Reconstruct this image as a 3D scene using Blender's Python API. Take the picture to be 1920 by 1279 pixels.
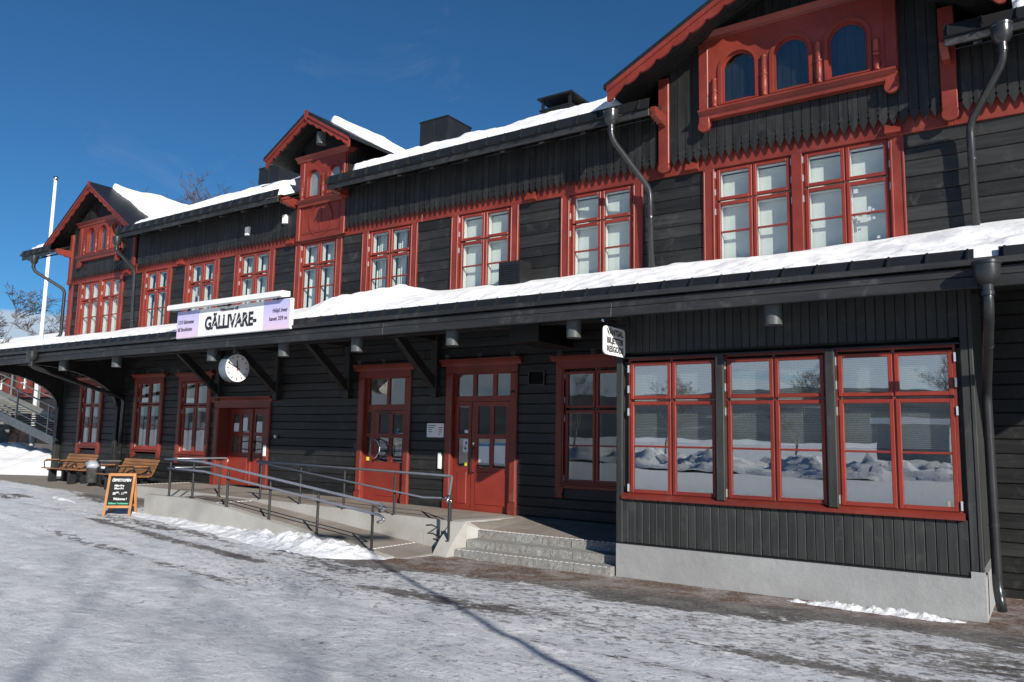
import bpy, bmesh, math, random
import numpy as np
from mathutils import Vector, Matrix, Euler
random.seed(7); rng = np.random.default_rng(7)
sc = bpy.context.scene
for o in list(bpy.data.objects): bpy.data.objects.remove(o)
COL = sc.collection
R = math.radians
# ------------------------------------------------------------------ camera
cam_d = bpy.data.cameras.new('Camera'); cam = bpy.data.objects.new('Camera', cam_d); COL.objects.link(cam)
PIT, YAW, ROLL = R(6.9845), R(34.4829), R(1.0657)
fwd = Vector((-math.sin(YAW)*math.cos(PIT), math.cos(YAW)*math.cos(PIT), math.sin(PIT)))
rt = Vector((math.cos(YAW), math.sin(YAW), 0)); up = rt.cross(fwd)
r2 = rt*math.cos(ROLL)+up*math.sin(ROLL); u2 = -rt*math.sin(ROLL)+up*math.cos(ROLL)
M = Matrix((( r2.x,u2.x,-fwd.x,0),(r2.y,u2.y,-fwd.y,-12.8),(r2.z,u2.z,-fwd.z,2.11),(0,0,0,1)))
cam.matrix_world = M
cam_d.sensor_width = 36; cam_d.lens = 1480.7/1920*36; cam_d.clip_end = 9000; cam_d.clip_start = .05
sc.camera = cam
# ------------------------------------------------------------------ light
SUN_EL = R(23.2); SUN_AZ = (0.845, -0.535)          # horizontal direction towards the sun
sd = Vector((SUN_AZ[0]*math.cos(SUN_EL), SUN_AZ[1]*math.cos(SUN_EL), math.sin(SUN_EL))).normalized()
sun_d = bpy.data.lights.new('Sun', 'SUN'); sun_d.energy = 5.0; sun_d.angle = R(.53); sun_d.color = (1, .95, .87)
sun = bpy.data.objects.new('Sun', sun_d); COL.objects.link(sun)
sun.rotation_euler = (-sd).to_track_quat('-Z', 'Y').to_euler(); sun.location = (10, -20, 25)
w = bpy.data.worlds.new('World'); sc.world = w; w.use_nodes = True
nt = w.node_tree; nt.nodes.clear()
def N(t, typ, **kw):
    n = t.nodes.new(typ)
    for k, v in kw.items():
        if k.startswith('i_'):
            n.inputs[int(k[2:]) if k[2:].isdigit() else k[2:].replace('_', ' ')].default_value = v
        else: setattr(n, k, v)
    return n
sky = N(nt, 'ShaderNodeTexSky', sky_type='NISHITA', sun_disc=False, sun_elevation=SUN_EL,
        sun_rotation=math.atan2(SUN_AZ[0], SUN_AZ[1]), altitude=1800, air_density=1.0, dust_density=.15, ozone_density=3.2)
tc = N(nt, 'ShaderNodeTexCoord'); sep = N(nt, 'ShaderNodeSeparateXYZ'); nt.links.new(tc.outputs['Generated'], sep.inputs[0])
mp = N(nt, 'ShaderNodeMapping'); mp.inputs['Scale'].default_value = (1.6, 1.6, 13); nt.links.new(tc.outputs['Generated'], mp.inputs[0])
nz = N(nt, 'ShaderNodeTexNoise', i_Scale=2.2, i_Detail=7, i_Roughness=.55, i_Distortion=.3); nt.links.new(mp.outputs[0], nz.inputs[0])
el = N(nt, 'ShaderNodeMapRange', i_1=.09, i_2=.215, i_3=.20, i_4=-.36); nt.links.new(sep.outputs[2], el.inputs[0])
ad = N(nt, 'ShaderNodeMath', operation='ADD'); nt.links.new(nz.outputs[0], ad.inputs[0]); nt.links.new(el.outputs[0], ad.inputs[1])
cr = N(nt, 'ShaderNodeMapRange', i_1=.45, i_2=.62, i_3=0, i_4=.85); nt.links.new(ad.outputs[0], cr.inputs[0])
cm = N(nt, 'ShaderNodeMix', data_type='RGBA'); nt.links.new(cr.outputs[0], cm.inputs[0]); tn = N(nt, 'ShaderNodeMix', data_type='RGBA', blend_type='MULTIPLY', i_0=1.0); nt.links.new(sky.outputs[0], tn.inputs[6]); tn.inputs[7].default_value = (.27, .56, .72, 1)
nt.links.new(tn.outputs[2], cm.inputs[6])
cm.inputs[7].default_value = (4.3, 4.9, 5.7, 1)
mp2 = N(nt, 'ShaderNodeMapping'); mp2.inputs['Scale'].default_value = (2.2, 3.4, 5); mp2.inputs['Rotation'].default_value = (.3, .2, .5); nt.links.new(tc.outputs['Generated'], mp2.inputs[0])
nz2 = N(nt, 'ShaderNodeTexNoise', i_Scale=1.7, i_Detail=9, i_Roughness=.62, i_Distortion=.8); nt.links.new(mp2.outputs[0], nz2.inputs[0])
cr2 = N(nt, 'ShaderNodeMapRange', i_1=.62, i_2=.85, i_3=0, i_4=.14); nt.links.new(nz2.outputs[0], cr2.inputs[0])
cm2 = N(nt, 'ShaderNodeMix', data_type='RGBA'); nt.links.new(cr2.outputs[0], cm2.inputs[0]); nt.links.new(cm.outputs[2], cm2.inputs[6]); cm2.inputs[7].default_value = (4.0, 4.5, 5.2, 1)
bg = N(nt, 'ShaderNodeBackground', i_1=.096); nt.links.new(cm2.outputs[2], bg.inputs[0])
wo = N(nt, 'ShaderNodeOutputWorld'); nt.links.new(bg.outputs[0], wo.inputs[0])
sc.view_settings.view_transform = 'Standard'; sc.view_settings.look = 'None'; sc.view_settings.gamma = 1
sc.view_settings.exposure = 0.36; sc.view_settings.use_curve_mapping = False
sc.render.engine = 'CYCLES'
sc.cycles.max_bounces = 5; sc.cycles.glossy_bounces = 3; sc.cycles.transparent_max_bounces = 12

# ------------------------------------------------------------------ materials
def newmat(name, rough=.6, spec=.4):
    m = bpy.data.materials.new(name); m.use_nodes = True; t = m.node_tree
    b = t.nodes['Principled BSDF']; b.inputs['Roughness'].default_value = rough
    b.inputs['Specular IOR Level'].default_value = spec
    return m, t, b
def coords(t, scale, rand=True):
    c = N(t, 'ShaderNodeTexCoord'); mp = N(t, 'ShaderNodeMapping'); mp.inputs['Scale'].default_value = scale
    if rand:
        oi = N(t, 'ShaderNodeObjectInfo'); mu = N(t, 'ShaderNodeMath', operation='MULTIPLY'); mu.inputs[1].default_value = 57.0
        t.links.new(oi.outputs['Random'], mu.inputs[0]); va = N(t, 'ShaderNodeVectorMath', operation='ADD')
        t.links.new(c.outputs['Object'], va.inputs[0]); t.links.new(mu.outputs[0], va.inputs[1]); t.links.new(va.outputs[0], mp.inputs[0])
    else: t.links.new(c.outputs['Object'], mp.inputs[0])
    return mp.outputs[0]
def ramp(t, src, stops):
    r = N(t, 'ShaderNodeValToRGB'); e = r.color_ramp.elements
    while len(e) < len(stops): e.new(.5)
    for i, (p, c) in enumerate(stops): e[i].position = p; e[i].color = (*c, 1)
    t.links.new(src, r.inputs[0]); return r.outputs[0]
def noise(t, vec, scale, detail=5, rough=.6, dist=0):
    n = N(t, 'ShaderNodeTexNoise', i_Scale=scale, i_Detail=detail, i_Roughness=rough, i_Distortion=dist)
    t.links.new(vec, n.inputs[0]); return n.outputs[0]
def bump(t, b, src, strength=.3, dist=.01):
    n = N(t, 'ShaderNodeBump', i_Strength=strength, i_Distance=dist); t.links.new(src, n.inputs['Height']); t.links.new(n.outputs[0], b.inputs['Normal'])
def mixc(t, f, a, b, typ='MIX'):
    n = N(t, 'ShaderNodeMix', data_type='RGBA', blend_type=typ)
    for i, s in ((0, f), (6, a), (7, b)):
        if hasattr(s, 'is_linked'): t.links.new(s, n.inputs[i])
        else: n.inputs[i].default_value = s if not isinstance(s, tuple) else (*s, 1)
    return n.outputs[2]
def wood(name, lo, hi, scale, rough=.55, wear=None, bs=.35, vary=.35, spec=.4):
    m, t, b = newmat(name, rough, spec); v = coords(t, scale)
    g = noise(t, v, 1.0, 7, .65, .4); c = ramp(t, g, [(.28, lo), (.72, hi)])
    oi = N(t, 'ShaderNodeObjectInfo'); mr = N(t, 'ShaderNodeMapRange', i_3=1-vary, i_4=1+vary); t.links.new(oi.outputs['Random'], mr.inputs[0])
    c = mixc(t, 1.0, c, mr.outputs[0], 'MULTIPLY')
    if wear:
        v2 = coords(t, (2.2, 2.2, 2.2)); wn = noise(t, v2, 1.4, 8, .75, .6)
        f = ramp(t, wn, [(.54, (0, 0, 0)), (.72, (1, 1, 1))]); c = mixc(t, f, c, wear)
    lv = noise(t, coords(t, (.8,.8,.8), False), 1.0, 3, .5); c = mixc(t, 1.0, c, ramp(t, lv, [(.33,(.74,.74,.74)),(.67,(1.18,1.18,1.18))]), 'MULTIPLY')
    t.links.new(c, b.inputs['Base Color']); bump(t, b, g, bs, .006)
    rr = N(t, 'ShaderNodeMapRange', i_3=rough-.12, i_4=rough+.18); t.links.new(g, rr.inputs[0]); t.links.new(rr.outputs[0], b.inputs['Roughness'])
    return m
BLK_H = wood('black_timber_planks', (.0070, .0073, .0072), (.024, .0243, .0235), (.9, 24, 18), .5, (.050, .049, .046), .55, .5)
BLK_V = wood('black_timber_boards', (.0070, .0073, .0072), (.023, .0235, .0228), (20, 20, .9), .5, (.042, .041, .038), .45, .3)
BAY_V = wood('grey_black_bay_boards', (.0175, .0190, .0188), (.040, .0420, .0408), (22, 22, 1.0), .55, (.06, .062, .06), .4, .18)
BLK_F = wood('black_fascia_timber', (.013, .0137, .0145), (.032, .033, .034), (.7, 14, 14), .5, (.07, .07, .07), .4, .15)
RED = wood('red_oxide_paint', (.160, .0225, .0142), (.208, .0315, .0198), (3, 3, 3), .42, (.205, .049, .037), .18, .08, .45)
RED2 = wood('red_sash_paint', (.190, .0235, .0140), (.235, .031, .0185), (4, 4, 4), .38, None, .08, .05, .45)
OAK = wood('oiled_bench_slats', (.16, .072, .03), (.31, .15, .065), (1.5, 22, 22), .5, None, .3, .2)
PINE = wood('varnished_pine', (.34, .14, .042), (.48, .215, .07), (5, 5, 3), .42, None, .2, .1)
def plain(name, col, rough=.5, metal=0, spec=.5, var=.12, sc_=6, bs=.1):
    m, t, b = newmat(name, rough, spec); b.inputs['Metallic'].default_value = metal
    v = coords(t, (1, 1, 1)); n = noise(t, v, sc_, 6, .6)
    lo = tuple(c*(1-var) for c in col); hi = tuple(min(1, c*(1+var)) for c in col)
    t.links.new(ramp(t, n, [(.3, lo), (.7, hi)]), b.inputs['Base Color'])
    if bs: bump(t, b, n, bs, .01)
    return m
SHEET = plain('black_sheet_metal', (.011, .0115, .0125), .42, .0, .5, .25, 3, .06)
PIPE = plain('dark_painted_pipe', (.040, .042, .044), .28, .45, .6, .2, 4, .04)
STEEL = plain('galvanised_grey_steel', (.26, .265, .25), .5, .5, .5, .2, 6, .06)
RAILM = plain('grey_handrail_steel', (.30, .31, .35), .32, .5, .5, .1, 9, .0)
POSTM = plain('black_powder_coated_steel', (.018, .018, .02), .4, .0, .5, .1, 9, .0)
CHROME = plain('polished_steel', (.75, .74, .70), .16, 1, .5, .05, 9, .0)
WHITE = plain('white_paint', (.80, .80, .79), .45, 0, .5, .04, 5, .02)
HINGE = plain('zinc_hinge', (.78, .78, .78), .25, .6, .5, .05, 9, 0)
IVORY = plain('ivory_inner_frame', (.80, .78, .72), .5, 0, .4, .04, 6, 0)
PAPER = plain('paper', (.78, .79, .80), .7, 0, .3, .03, 9, 0)
DUSTY = plain('dusty_attic_board', (.34, .35, .35), .9, 0, .1, .3, 3, 0)
DARK = plain('matt_black', (.012, .012, .013), .7, 0, .2, .2, 9, 0)
LAMPG = plain('grey_lamp_housing', (.07, .078, .08), .45, 0, .4, .06, 6, 0)
CLOCKG = plain('blue_grey_clock_drum', (.19, .24, .28), .3, .4, .5, .06, 6, 0)
CURT = plain('pale_curtain', (.78, .82, .79), .85, 0, .1, .05, 3, 0)
BLINDM = plain('white_blind_slats', (.74, .77, .75), .6, 0, .3, .03, 6, 0)
ROOM = plain('room_wall', (.68, .68, .65), .85, 0, .2, .1, 2, 0)
REDP = plain('red_hand', (.6, .03, .02), .4); GREENP = plain('green_sticker', (.02, .33, .16), .5); YELP = plain('yellow_sticker', (.75, .68, .05), .5)
BLUEP = plain('blue_print', (.08, .25, .48), .6); CHALK = plain('white_chalk', (.75, .75, .75), .9, 0, .1); CHALKG = plain('green_chalk', (.12, .55, .36), .9, 0, .1)
INK = plain('dark_ink', (.015, .016, .022), .6); BAGM = plain('grey_plastic_bag', (.36, .38, .42), .35, 0, .5, .1, 8, .3)
def speck(name, cols, scale, rough=.8, bs=.5, bd=.01, big=None):
    m, t, b = newmat(name, rough, .3); v = coords(t, (1, 1, 1), False)
    n = noise(t, v, scale, 4, .8); c = ramp(t, n, cols)
    if big:
        n2 = noise(t, v, big[0], 6, .6); c = mixc(t, ramp(t, n2, [(.35, (0, 0, 0)), (.7, (big[2],)*3)]), c, big[1])
    t.links.new(c, b.inputs['Base Color']); bump(t, b, n, bs, bd); return m
CONC = speck('pale_cast_concrete', [(.3, (.37, .365, .34)), (.7, (.47, .465, .44))], 30, .85, .25, .004, (1.3, (.30, .28, .25), .8))
PLINTH = speck('grey_painted_plinth', [(.3, (.30, .305, .305)), (.7, (.36, .365, .365))], 3.2, .75, .55, .02, (.9, (.25, .25, .25), .9))
GRAN = speck('rough_granite', [(.34, (.12, .125, .12)), (.5, (.27, .275, .265)), (.66, (.48, .48, .455))], 44, .8, .8, .02, (2.5, (.22, .19, .17), .6))
PAVE = speck('worn_concrete_paving', [(.3, (.22, .195, .17)), (.7, (.36, .325, .285))], 24, .85, .3, .004, (.9, (.17, .145, .125), .8))
def snowmat(name, col, bs=.5, sc1=7, sc2=40, bd=.05):
    m, t, b = newmat(name, .55, .25); v = coords(t, (1, 1, 1), False)
    n1 = noise(t, v, sc1, 8, .62); n2 = noise(t, v, sc2, 4, .7)
    a = N(t, 'ShaderNodeMath', operation='MULTIPLY_ADD'); a.inputs[1].default_value = .25; t.links.new(n2, a.inputs[0]); t.links.new(n1, a.inputs[2])
    t.links.new(ramp(t, n1, [(.3, tuple(c*.93 for c in col)), (.6, col)]), b.inputs['Base Color'])
    bump(t, b, a.outputs[0], bs, bd)
    return m
SNOW = snowmat('clean_snow', (.85, .858, .87), .45, 4, 22, .07)
SNOWL = snowmat('lumpy_ploughed_snow', (.80, .81, .83), .8, 5, 26, .09)
def glassmat(name, refl, tint=(.93, .96, .95)):
    m = bpy.data.materials.new(name); m.use_nodes = True; t = m.node_tree; t.nodes.clear()
    tr = N(t, 'ShaderNodeBsdfTransparent'); tr.inputs[0].default_value = (*tint, 1)
    gl = N(t, 'ShaderNodeBsdfGlossy'); gl.inputs['Roughness'].default_value = .004
    c = N(t, 'ShaderNodeTexCoord'); wv = noise(t, c.outputs['Object'], 1.1, 2, .4)
    bp = N(t, 'ShaderNodeBump', i_Strength=.035, i_Distance=.05); t.links.new(wv, bp.inputs['Height']); t.links.new(bp.outputs[0], gl.inputs['Normal'])
    lw = N(t, 'ShaderNodeLayerWeight', i_0=.5); fr = N(t, 'ShaderNodeMath', operation='POWER'); fr.inputs[1].default_value = 4.0; t.links.new(lw.outputs['Facing'], fr.inputs[0]); ma = N(t, 'ShaderNodeMath', operation='ADD', use_clamp=True); ma.inputs[1].default_value = refl
    t.links.new(fr.outputs[0], ma.inputs[0])
    mx = N(t, 'ShaderNodeMixShader'); t.links.new(ma.outputs[0], mx.inputs[0]); t.links.new(tr.outputs[0], mx.inputs[1]); t.links.new(gl.outputs[0], mx.inputs[2])
    o = N(t, 'ShaderNodeOutputMaterial'); t.links.new(mx.outputs[0], o.inputs[0]); return m
GLASS = glassmat('window_glass', .11, (.94,.96,.95)); GLASSB = glassmat('reflective_bay_glass', .42, (.90, .94, .93))
def gradmat():
    m, t, b = newmat('lilac_sign_print', .45, .4); c = N(t, 'ShaderNodeTexCoord'); s = N(t, 'ShaderNodeSeparateXYZ'); t.links.new(c.outputs['Generated'], s.inputs[0])
    t.links.new(ramp(t, s.outputs[2], [(.0, (.70, .54, .66)), (.45, (.60, .52, .76)), (1, (.42, .42, .74))]), b.inputs['Base Color']); return m
LILAC = gradmat()

# ------------------------------------------------------------------ helpers
class MB:
    def __init__(s): s.v = []; s.f = []
    def add(s, vs, fs):
        k = len(s.v); s.v += [tuple(p) for p in vs]; s.f += [tuple(i+k for i in f) for f in fs]; return s
    def box(s, x0, x1, y0, y1, z0, z1):
        return s.add([(x0,y0,z0),(x1,y0,z0),(x1,y1,z0),(x0,y1,z0),(x0,y0,z1),(x1,y0,z1),(x1,y1,z1),(x0,y1,z1)],
                     [(0,3,2,1),(4,5,6,7),(0,1,5,4),(1,2,6,5),(2,3,7,6),(3,0,4,7)])
    def bbox(s, x0, x1, y0, y1, z0, z1, b=.008):      # box with chamfered front (-y) edges
        ys = y0+b
        return s.add([(x0+b,y0,z0+b),(x1-b,y0,z0+b),(x1-b,y0,z1-b),(x0+b,y0,z1-b),(x0,ys,z0),(x1,ys,z0),(x1,ys,z1),(x0,ys,z1),
                      (x0,y1,z0),(x1,y1,z0),(x1,y1,z1),(x0,y1,z1)],
                     [(0,1,2,3),(0,4,5,1),(1,5,6,2),(2,6,7,3),(3,7,4,0),(4,8,9,5),(5,9,10,6),(6,10,11,7),(7,11,8,4),(11,10,9,8)])
    def ext(s, pts, axis, a, b):                       # polygon extruded along an axis
        n = len(pts)
        def P(p, t): return (t,p[0],p[1]) if axis == 'x' else ((p[0],t,p[1]) if axis == 'y' else (p[0],p[1],t))
        vs = [P(p,a) for p in pts]+[P(p,b) for p in pts]
        return s.add(vs, [tuple(range(n)), tuple(range(2*n-1,n-1,-1))]+[(i,(i+1)%n,n+(i+1)%n,n+i)[::-1] for i in range(n)])
    def tube(s, path, r, n=8, cap=True):
        path = [Vector(p) for p in path]; rs = r if isinstance(r,(list,tuple)) else [r]*len(path)
        rings = []; prev = None
        for i, p in enumerate(path):
            d = (path[min(i+1,len(path)-1)]-path[max(i-1,0)]).normalized()
            if prev is None:
                u = d.cross(Vector((0,0,1)));
                if u.length < .05: u = d.cross(Vector((1,0,0)))
                u.normalize()
            else:
                u = prev-d*prev.dot(d); u.normalize()
            prev = u; v = d.cross(u)
            rings.append([p+(u*math.cos(a)+v*math.sin(a))*rs[i] for a in [2*math.pi*k/n for k in range(n)]])
        k = len(s.v)
        for rg in rings: s.v += [tuple(q) for q in rg]
        for i in range(len(rings)-1):
            for j in range(n): s.f.append((k+i*n+j,k+i*n+(j+1)%n,k+(i+1)*n+(j+1)%n,k+(i+1)*n+j))
        if cap: s.f.append(tuple(k+j for j in range(n))[::-1]); s.f.append(tuple(k+(len(rings)-1)*n+j for j in range(n)))
        return s
    def lathe(s, prof, c, n=14, axis='z'):
        k = len(s.v)
        for r_, h in prof:
            for j in range(n):
                a = 2*math.pi*j/n; x, y = r_*math.cos(a), r_*math.sin(a)
                s.v.append((c[0]+x,c[1]+y,c[2]+h) if axis == 'z' else ((c[0]+h,c[1]+x,c[2]+y) if axis == 'x' else (c[0]+x,c[1]+h,c[2]+y)))
        for i in range(len(prof)-1):
            for j in range(n): s.f.append((k+i*n+j,k+i*n+(j+1)%n,k+(i+1)*n+(j+1)%n,k+(i+1)*n+j))
        s.f.append(tuple(k+j for j in range(n))[::-1]); s.f.append(tuple(k+(len(prof)-1)*n+j for j in range(n))); return s
    def mesh(s, name):
        m = bpy.data.meshes.new(name); m.from_pydata(s.v, [], s.f); m.validate(); m.update()
        bm = bmesh.new(); bm.from_mesh(m); bmesh.ops.recalc_face_normals(bm, faces=bm.faces); bm.to_mesh(m); bm.free(); return m
    def build(s, name, mat, parent=None, smooth=False, **kw): return obj(name, s.mesh(name), mat, parent, smooth, **kw)
def link(o, parent=None):
    COL.objects.link(o)
    if parent is not None:
        o.parent = parent
        if parent.type == 'EMPTY': o.matrix_parent_inverse = Matrix.Translation(-Vector(parent.location))
    return o
def obj(name, me, mat, parent=None, smooth=False, loc=None, **kw):
    if mat and not me.materials: me.materials.append(mat)
    if smooth: me.shade_smooth()
    o = bpy.data.objects.new(name, me); link(o, parent)
    if loc: o.location = loc
    tag(o, **kw); return o
def tag(o, label=None, cat=None, group=None, kind=None):
    if label: o['label'] = label
    if cat: o['category'] = cat
    if group: o['group'] = group
    if kind: o['kind'] = kind
    return o
def thing(name, loc, label, cat, group=None):
    o = bpy.data.objects.new(name, None); COL.objects.link(o); o.location = loc; o.empty_display_size = .2
    return tag(o, label, cat, group)
def autosmooth(me, ang=40):
    me.shade_smooth()
    try: me.set_sharp_from_angle(angle=R(ang))
    except Exception: pass
def text(body, size, mtx, mat, parent, name='lettering', ext=.0015, off=0, ax='CENTER', sx=1, shear=0, spacing=1):
    cu = bpy.data.curves.new('t', 'FONT'); cu.body = body; cu.size = size; cu.align_x = ax; cu.align_y = 'CENTER'
    cu.extrude = ext; cu.offset = off; cu.resolution_u = 3; cu.shear = shear; cu.space_character = spacing
    to = bpy.data.objects.new('t', cu); COL.objects.link(to)
    dg = bpy.context.evaluated_depsgraph_get(); me = bpy.data.meshes.new_from_object(to.evaluated_get(dg))
    bpy.data.objects.remove(to); me.transform(mtx @ Matrix.Diagonal((sx,1,1,1))); me.name = name
    me.materials.clear(); return obj(name, me, mat, parent)
def face_front(x, y, z):    # text seen from -Y
    return Matrix.Translation((x,y,z)) @ Matrix.Rotation(R(90),4,'X')
def face_right(x, y, z):    # text seen from +X, reads along +Y
    return Matrix.Translation((x,y,z)) @ Matrix(((0,0,1,0),(1,0,0,0),(0,1,0,0),(0,0,0,1)))
# vectorised value noise
def vnoise(x, y, seed=0):
    xi = np.floor(x).astype(np.int64); yi = np.floor(y).astype(np.int64); xf = x-xi; yf = y-yi
    def h(a, b):
        n = (a*374761393+b*668265263+seed*1274126177) & 0xffffffff
        n = ((n ^ (n >> 13))*1103515245) & 0xffffffff; n = (n ^ (n >> 16)) & 0xffff
        return n/65535.0
    u = xf*xf*(3-2*xf); v = yf*yf*(3-2*yf)
    return (h(xi,yi)*(1-u)+h(xi+1,yi)*u)*(1-v)+(h(xi,yi+1)*(1-u)+h(xi+1,yi+1)*u)*v
def fbm(x, y, oct=4, seed=0):
    x = np.asarray(x, float); y = np.asarray(y, float); s = np.zeros(np.broadcast(x,y).shape); a = .5; t = 0
    for i in range(oct): s += a*vnoise(x*2**i+i*17.3, y*2**i-i*9.1, seed+i); t += a; a *= .5
    return s/t
def gridmesh(name, X, Y, Z, keep=None):
    ny, nx = X.shape; V = np.stack([X,Y,Z],-1).reshape(-1,3)
    idx = np.arange(nx*ny).reshape(ny,nx)
    q = np.stack([idx[:-1,:-1],idx[:-1,1:],idx[1:,1:],idx[1:,:-1]],-1)
    if keep is not None: q = q[keep]
    q = q.reshape(-1,4); me = bpy.data.meshes.new(name)
    me.vertices.add(len(V)); me.vertices.foreach_set('co', V.ravel())
    me.loops.add(len(q)*4); me.loops.foreach_set('vertex_index', q.ravel().astype(np.int32))
    me.polygons.add(len(q)); me.polygons.foreach_set('loop_start', np.arange(len(q))*4); me.polygons.foreach_set('loop_total', np.full(len(q),4))
    me.update(calc_edges=True); me.validate(); me.shade_smooth(); return me
def sst(a, b, x): t = np.clip((x-a)/(b-a),0,1); return t*t*(3-2*t)

# ------------------------------------------------------------------ ground
def ground_z(X, Y):
    X = np.asarray(X, float); Y = np.asarray(Y, float)
    gx = np.interp(X, [-300,-60,-40,-28,-23,-20,-16,-12,-8,0,50], [2.0,1.3,.9,.72,.62,.54,.40,.24,.10,.10,.10])
    sl = np.interp(X, [-26,-14,-8], [.004,.018,.032])
    d = np.clip(-2.4-Y, 0, 14)
    far = np.clip(-Y-16, 0, 400)
    return gx+sl*d+.004*far
xs = np.concatenate([-np.geomspace(2500,31,34), np.arange(-30,9,.09), np.geomspace(9.2,2500,34)])
ys = np.concatenate([-np.geomspace(2500,14.2,40), np.arange(-14,1.2,.09), np.geomspace(1.4,2500,34)])
GX, GY = np.meshgrid(xs, ys)
GZ = ground_z(GX, GY)
near = sst(-34,-24,GX)*sst(14,6,GX)*sst(-20,-13,GY)
rough_n = fbm(GX*1.1, GY*2.6, 5, 3)-.5
GZ += near*(.035*rough_n + .022*(fbm(GX*4, GY*7, 3, 9)-.5))*sst(-1.6,-3.2,GY)
for yc_,wd_,am_ in ((-4.4,.16,-.02),(-5.9,.17,-.022),(-5.1,.5,.012),(-7.6,.2,-.018),(-9.0,.2,-.018)):
    GZ += near*am_*np.exp(-((GY-yc_-.25*np.sin(GX*.21)-.12*(fbm(GX*.8,GY*0,3,91)-.5))/wd_)**2)
GZ += (1-near)*.25*(fbm(GX*.2, GY*.2, 4, 21)-.5)*sst(5,30,np.hypot(GX,GY+6))
me = gridmesh('ground', GX, GY, GZ)
def setattrf(me, name, arr):
    a = me.attributes.new(name, 'FLOAT', 'POINT'); a.data.foreach_set('value', np.ascontiguousarray(arr.ravel(), dtype=np.float32))
n1 = fbm(GX*.55, GY*1.5, 5, 31); n2 = fbm(GX*.25, GY*.8, 4, 44)
edge = np.interp(GX, [-40,-24,-20,-16.5,-15,-9.2,-8.6,-5,0,6], [-1.9,-2.0,-2.25,-2.9,-3.3,-3.55,-3.65,-3.35,-2.95,-2.85])
dirt = sst(-.75, .55, (GY-edge)+1.6*(n1-.5))*1.35
mid = sst(-11,-8,GX)*sst(-8.5,-4.2,GY)
dirt = np.maximum(dirt, mid*sst(.40,.70,n1*.6+n2*.4)*.62)
for (pts, wd, amp) in (([(-34,-3.5),(-22,-3.4),(-17,-4.3),(-12,-4.8),(-8,-5.2),(-4,-5.4),(2,-5.5)], .22, .8), ([(-26,-5.6),(-17,-5.5),(-12,-6.0),(-8,-6.4)], .18, .55), ([(-12,-4.1),(-8,-4.4),(-4,-4.6),(2,-4.6)], .35, .6)):
    px, py = zip(*pts); yc = np.interp(GX, px, py); dirt = np.maximum(dirt, amp*np.exp(-((GY-yc+.25*(n2-.5))/wd)**2)*sst(.36,.6,n1))
brown = sst(.0, .6, (GY-edge)+1.4*(n2-.5))*sst(-18,-8.5,GX)+.8*sst(-.1,.4,(GY-edge)+1.0*(n2-.5))*sst(-18,-21,GX)*sst(1.1,.5,GY-edge)
ice = sst(.38,.62,fbm(GX*.16, GY*.35, 3, 77)+.18*sst(-9,-3,GX)*0+.16*sst(-4,-9,GY))
setattrf(me,'dirt',np.clip(dirt,0,1.4)); setattrf(me,'brown',np.clip(brown,0,1)); setattrf(me,'ice',ice)
speck = sst(-13,-7,GX)*sst(-11,-5.5,GY)*(.35+.9*n2)+.35*sst(-16,-10,GX)*sst(-7,-4,GY)+.25*n1*sst(-9,-4,GY)
setattrf(me,'fresh',1-near)
setattrf(me,'speck',np.clip(speck,0,1))
setattrf(me,'pave',sst(-1.2,-.9,GY-edge*0+1.2)*sst(-18.6,-19.2,GX)*sst(-29,-27,GX))
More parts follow.
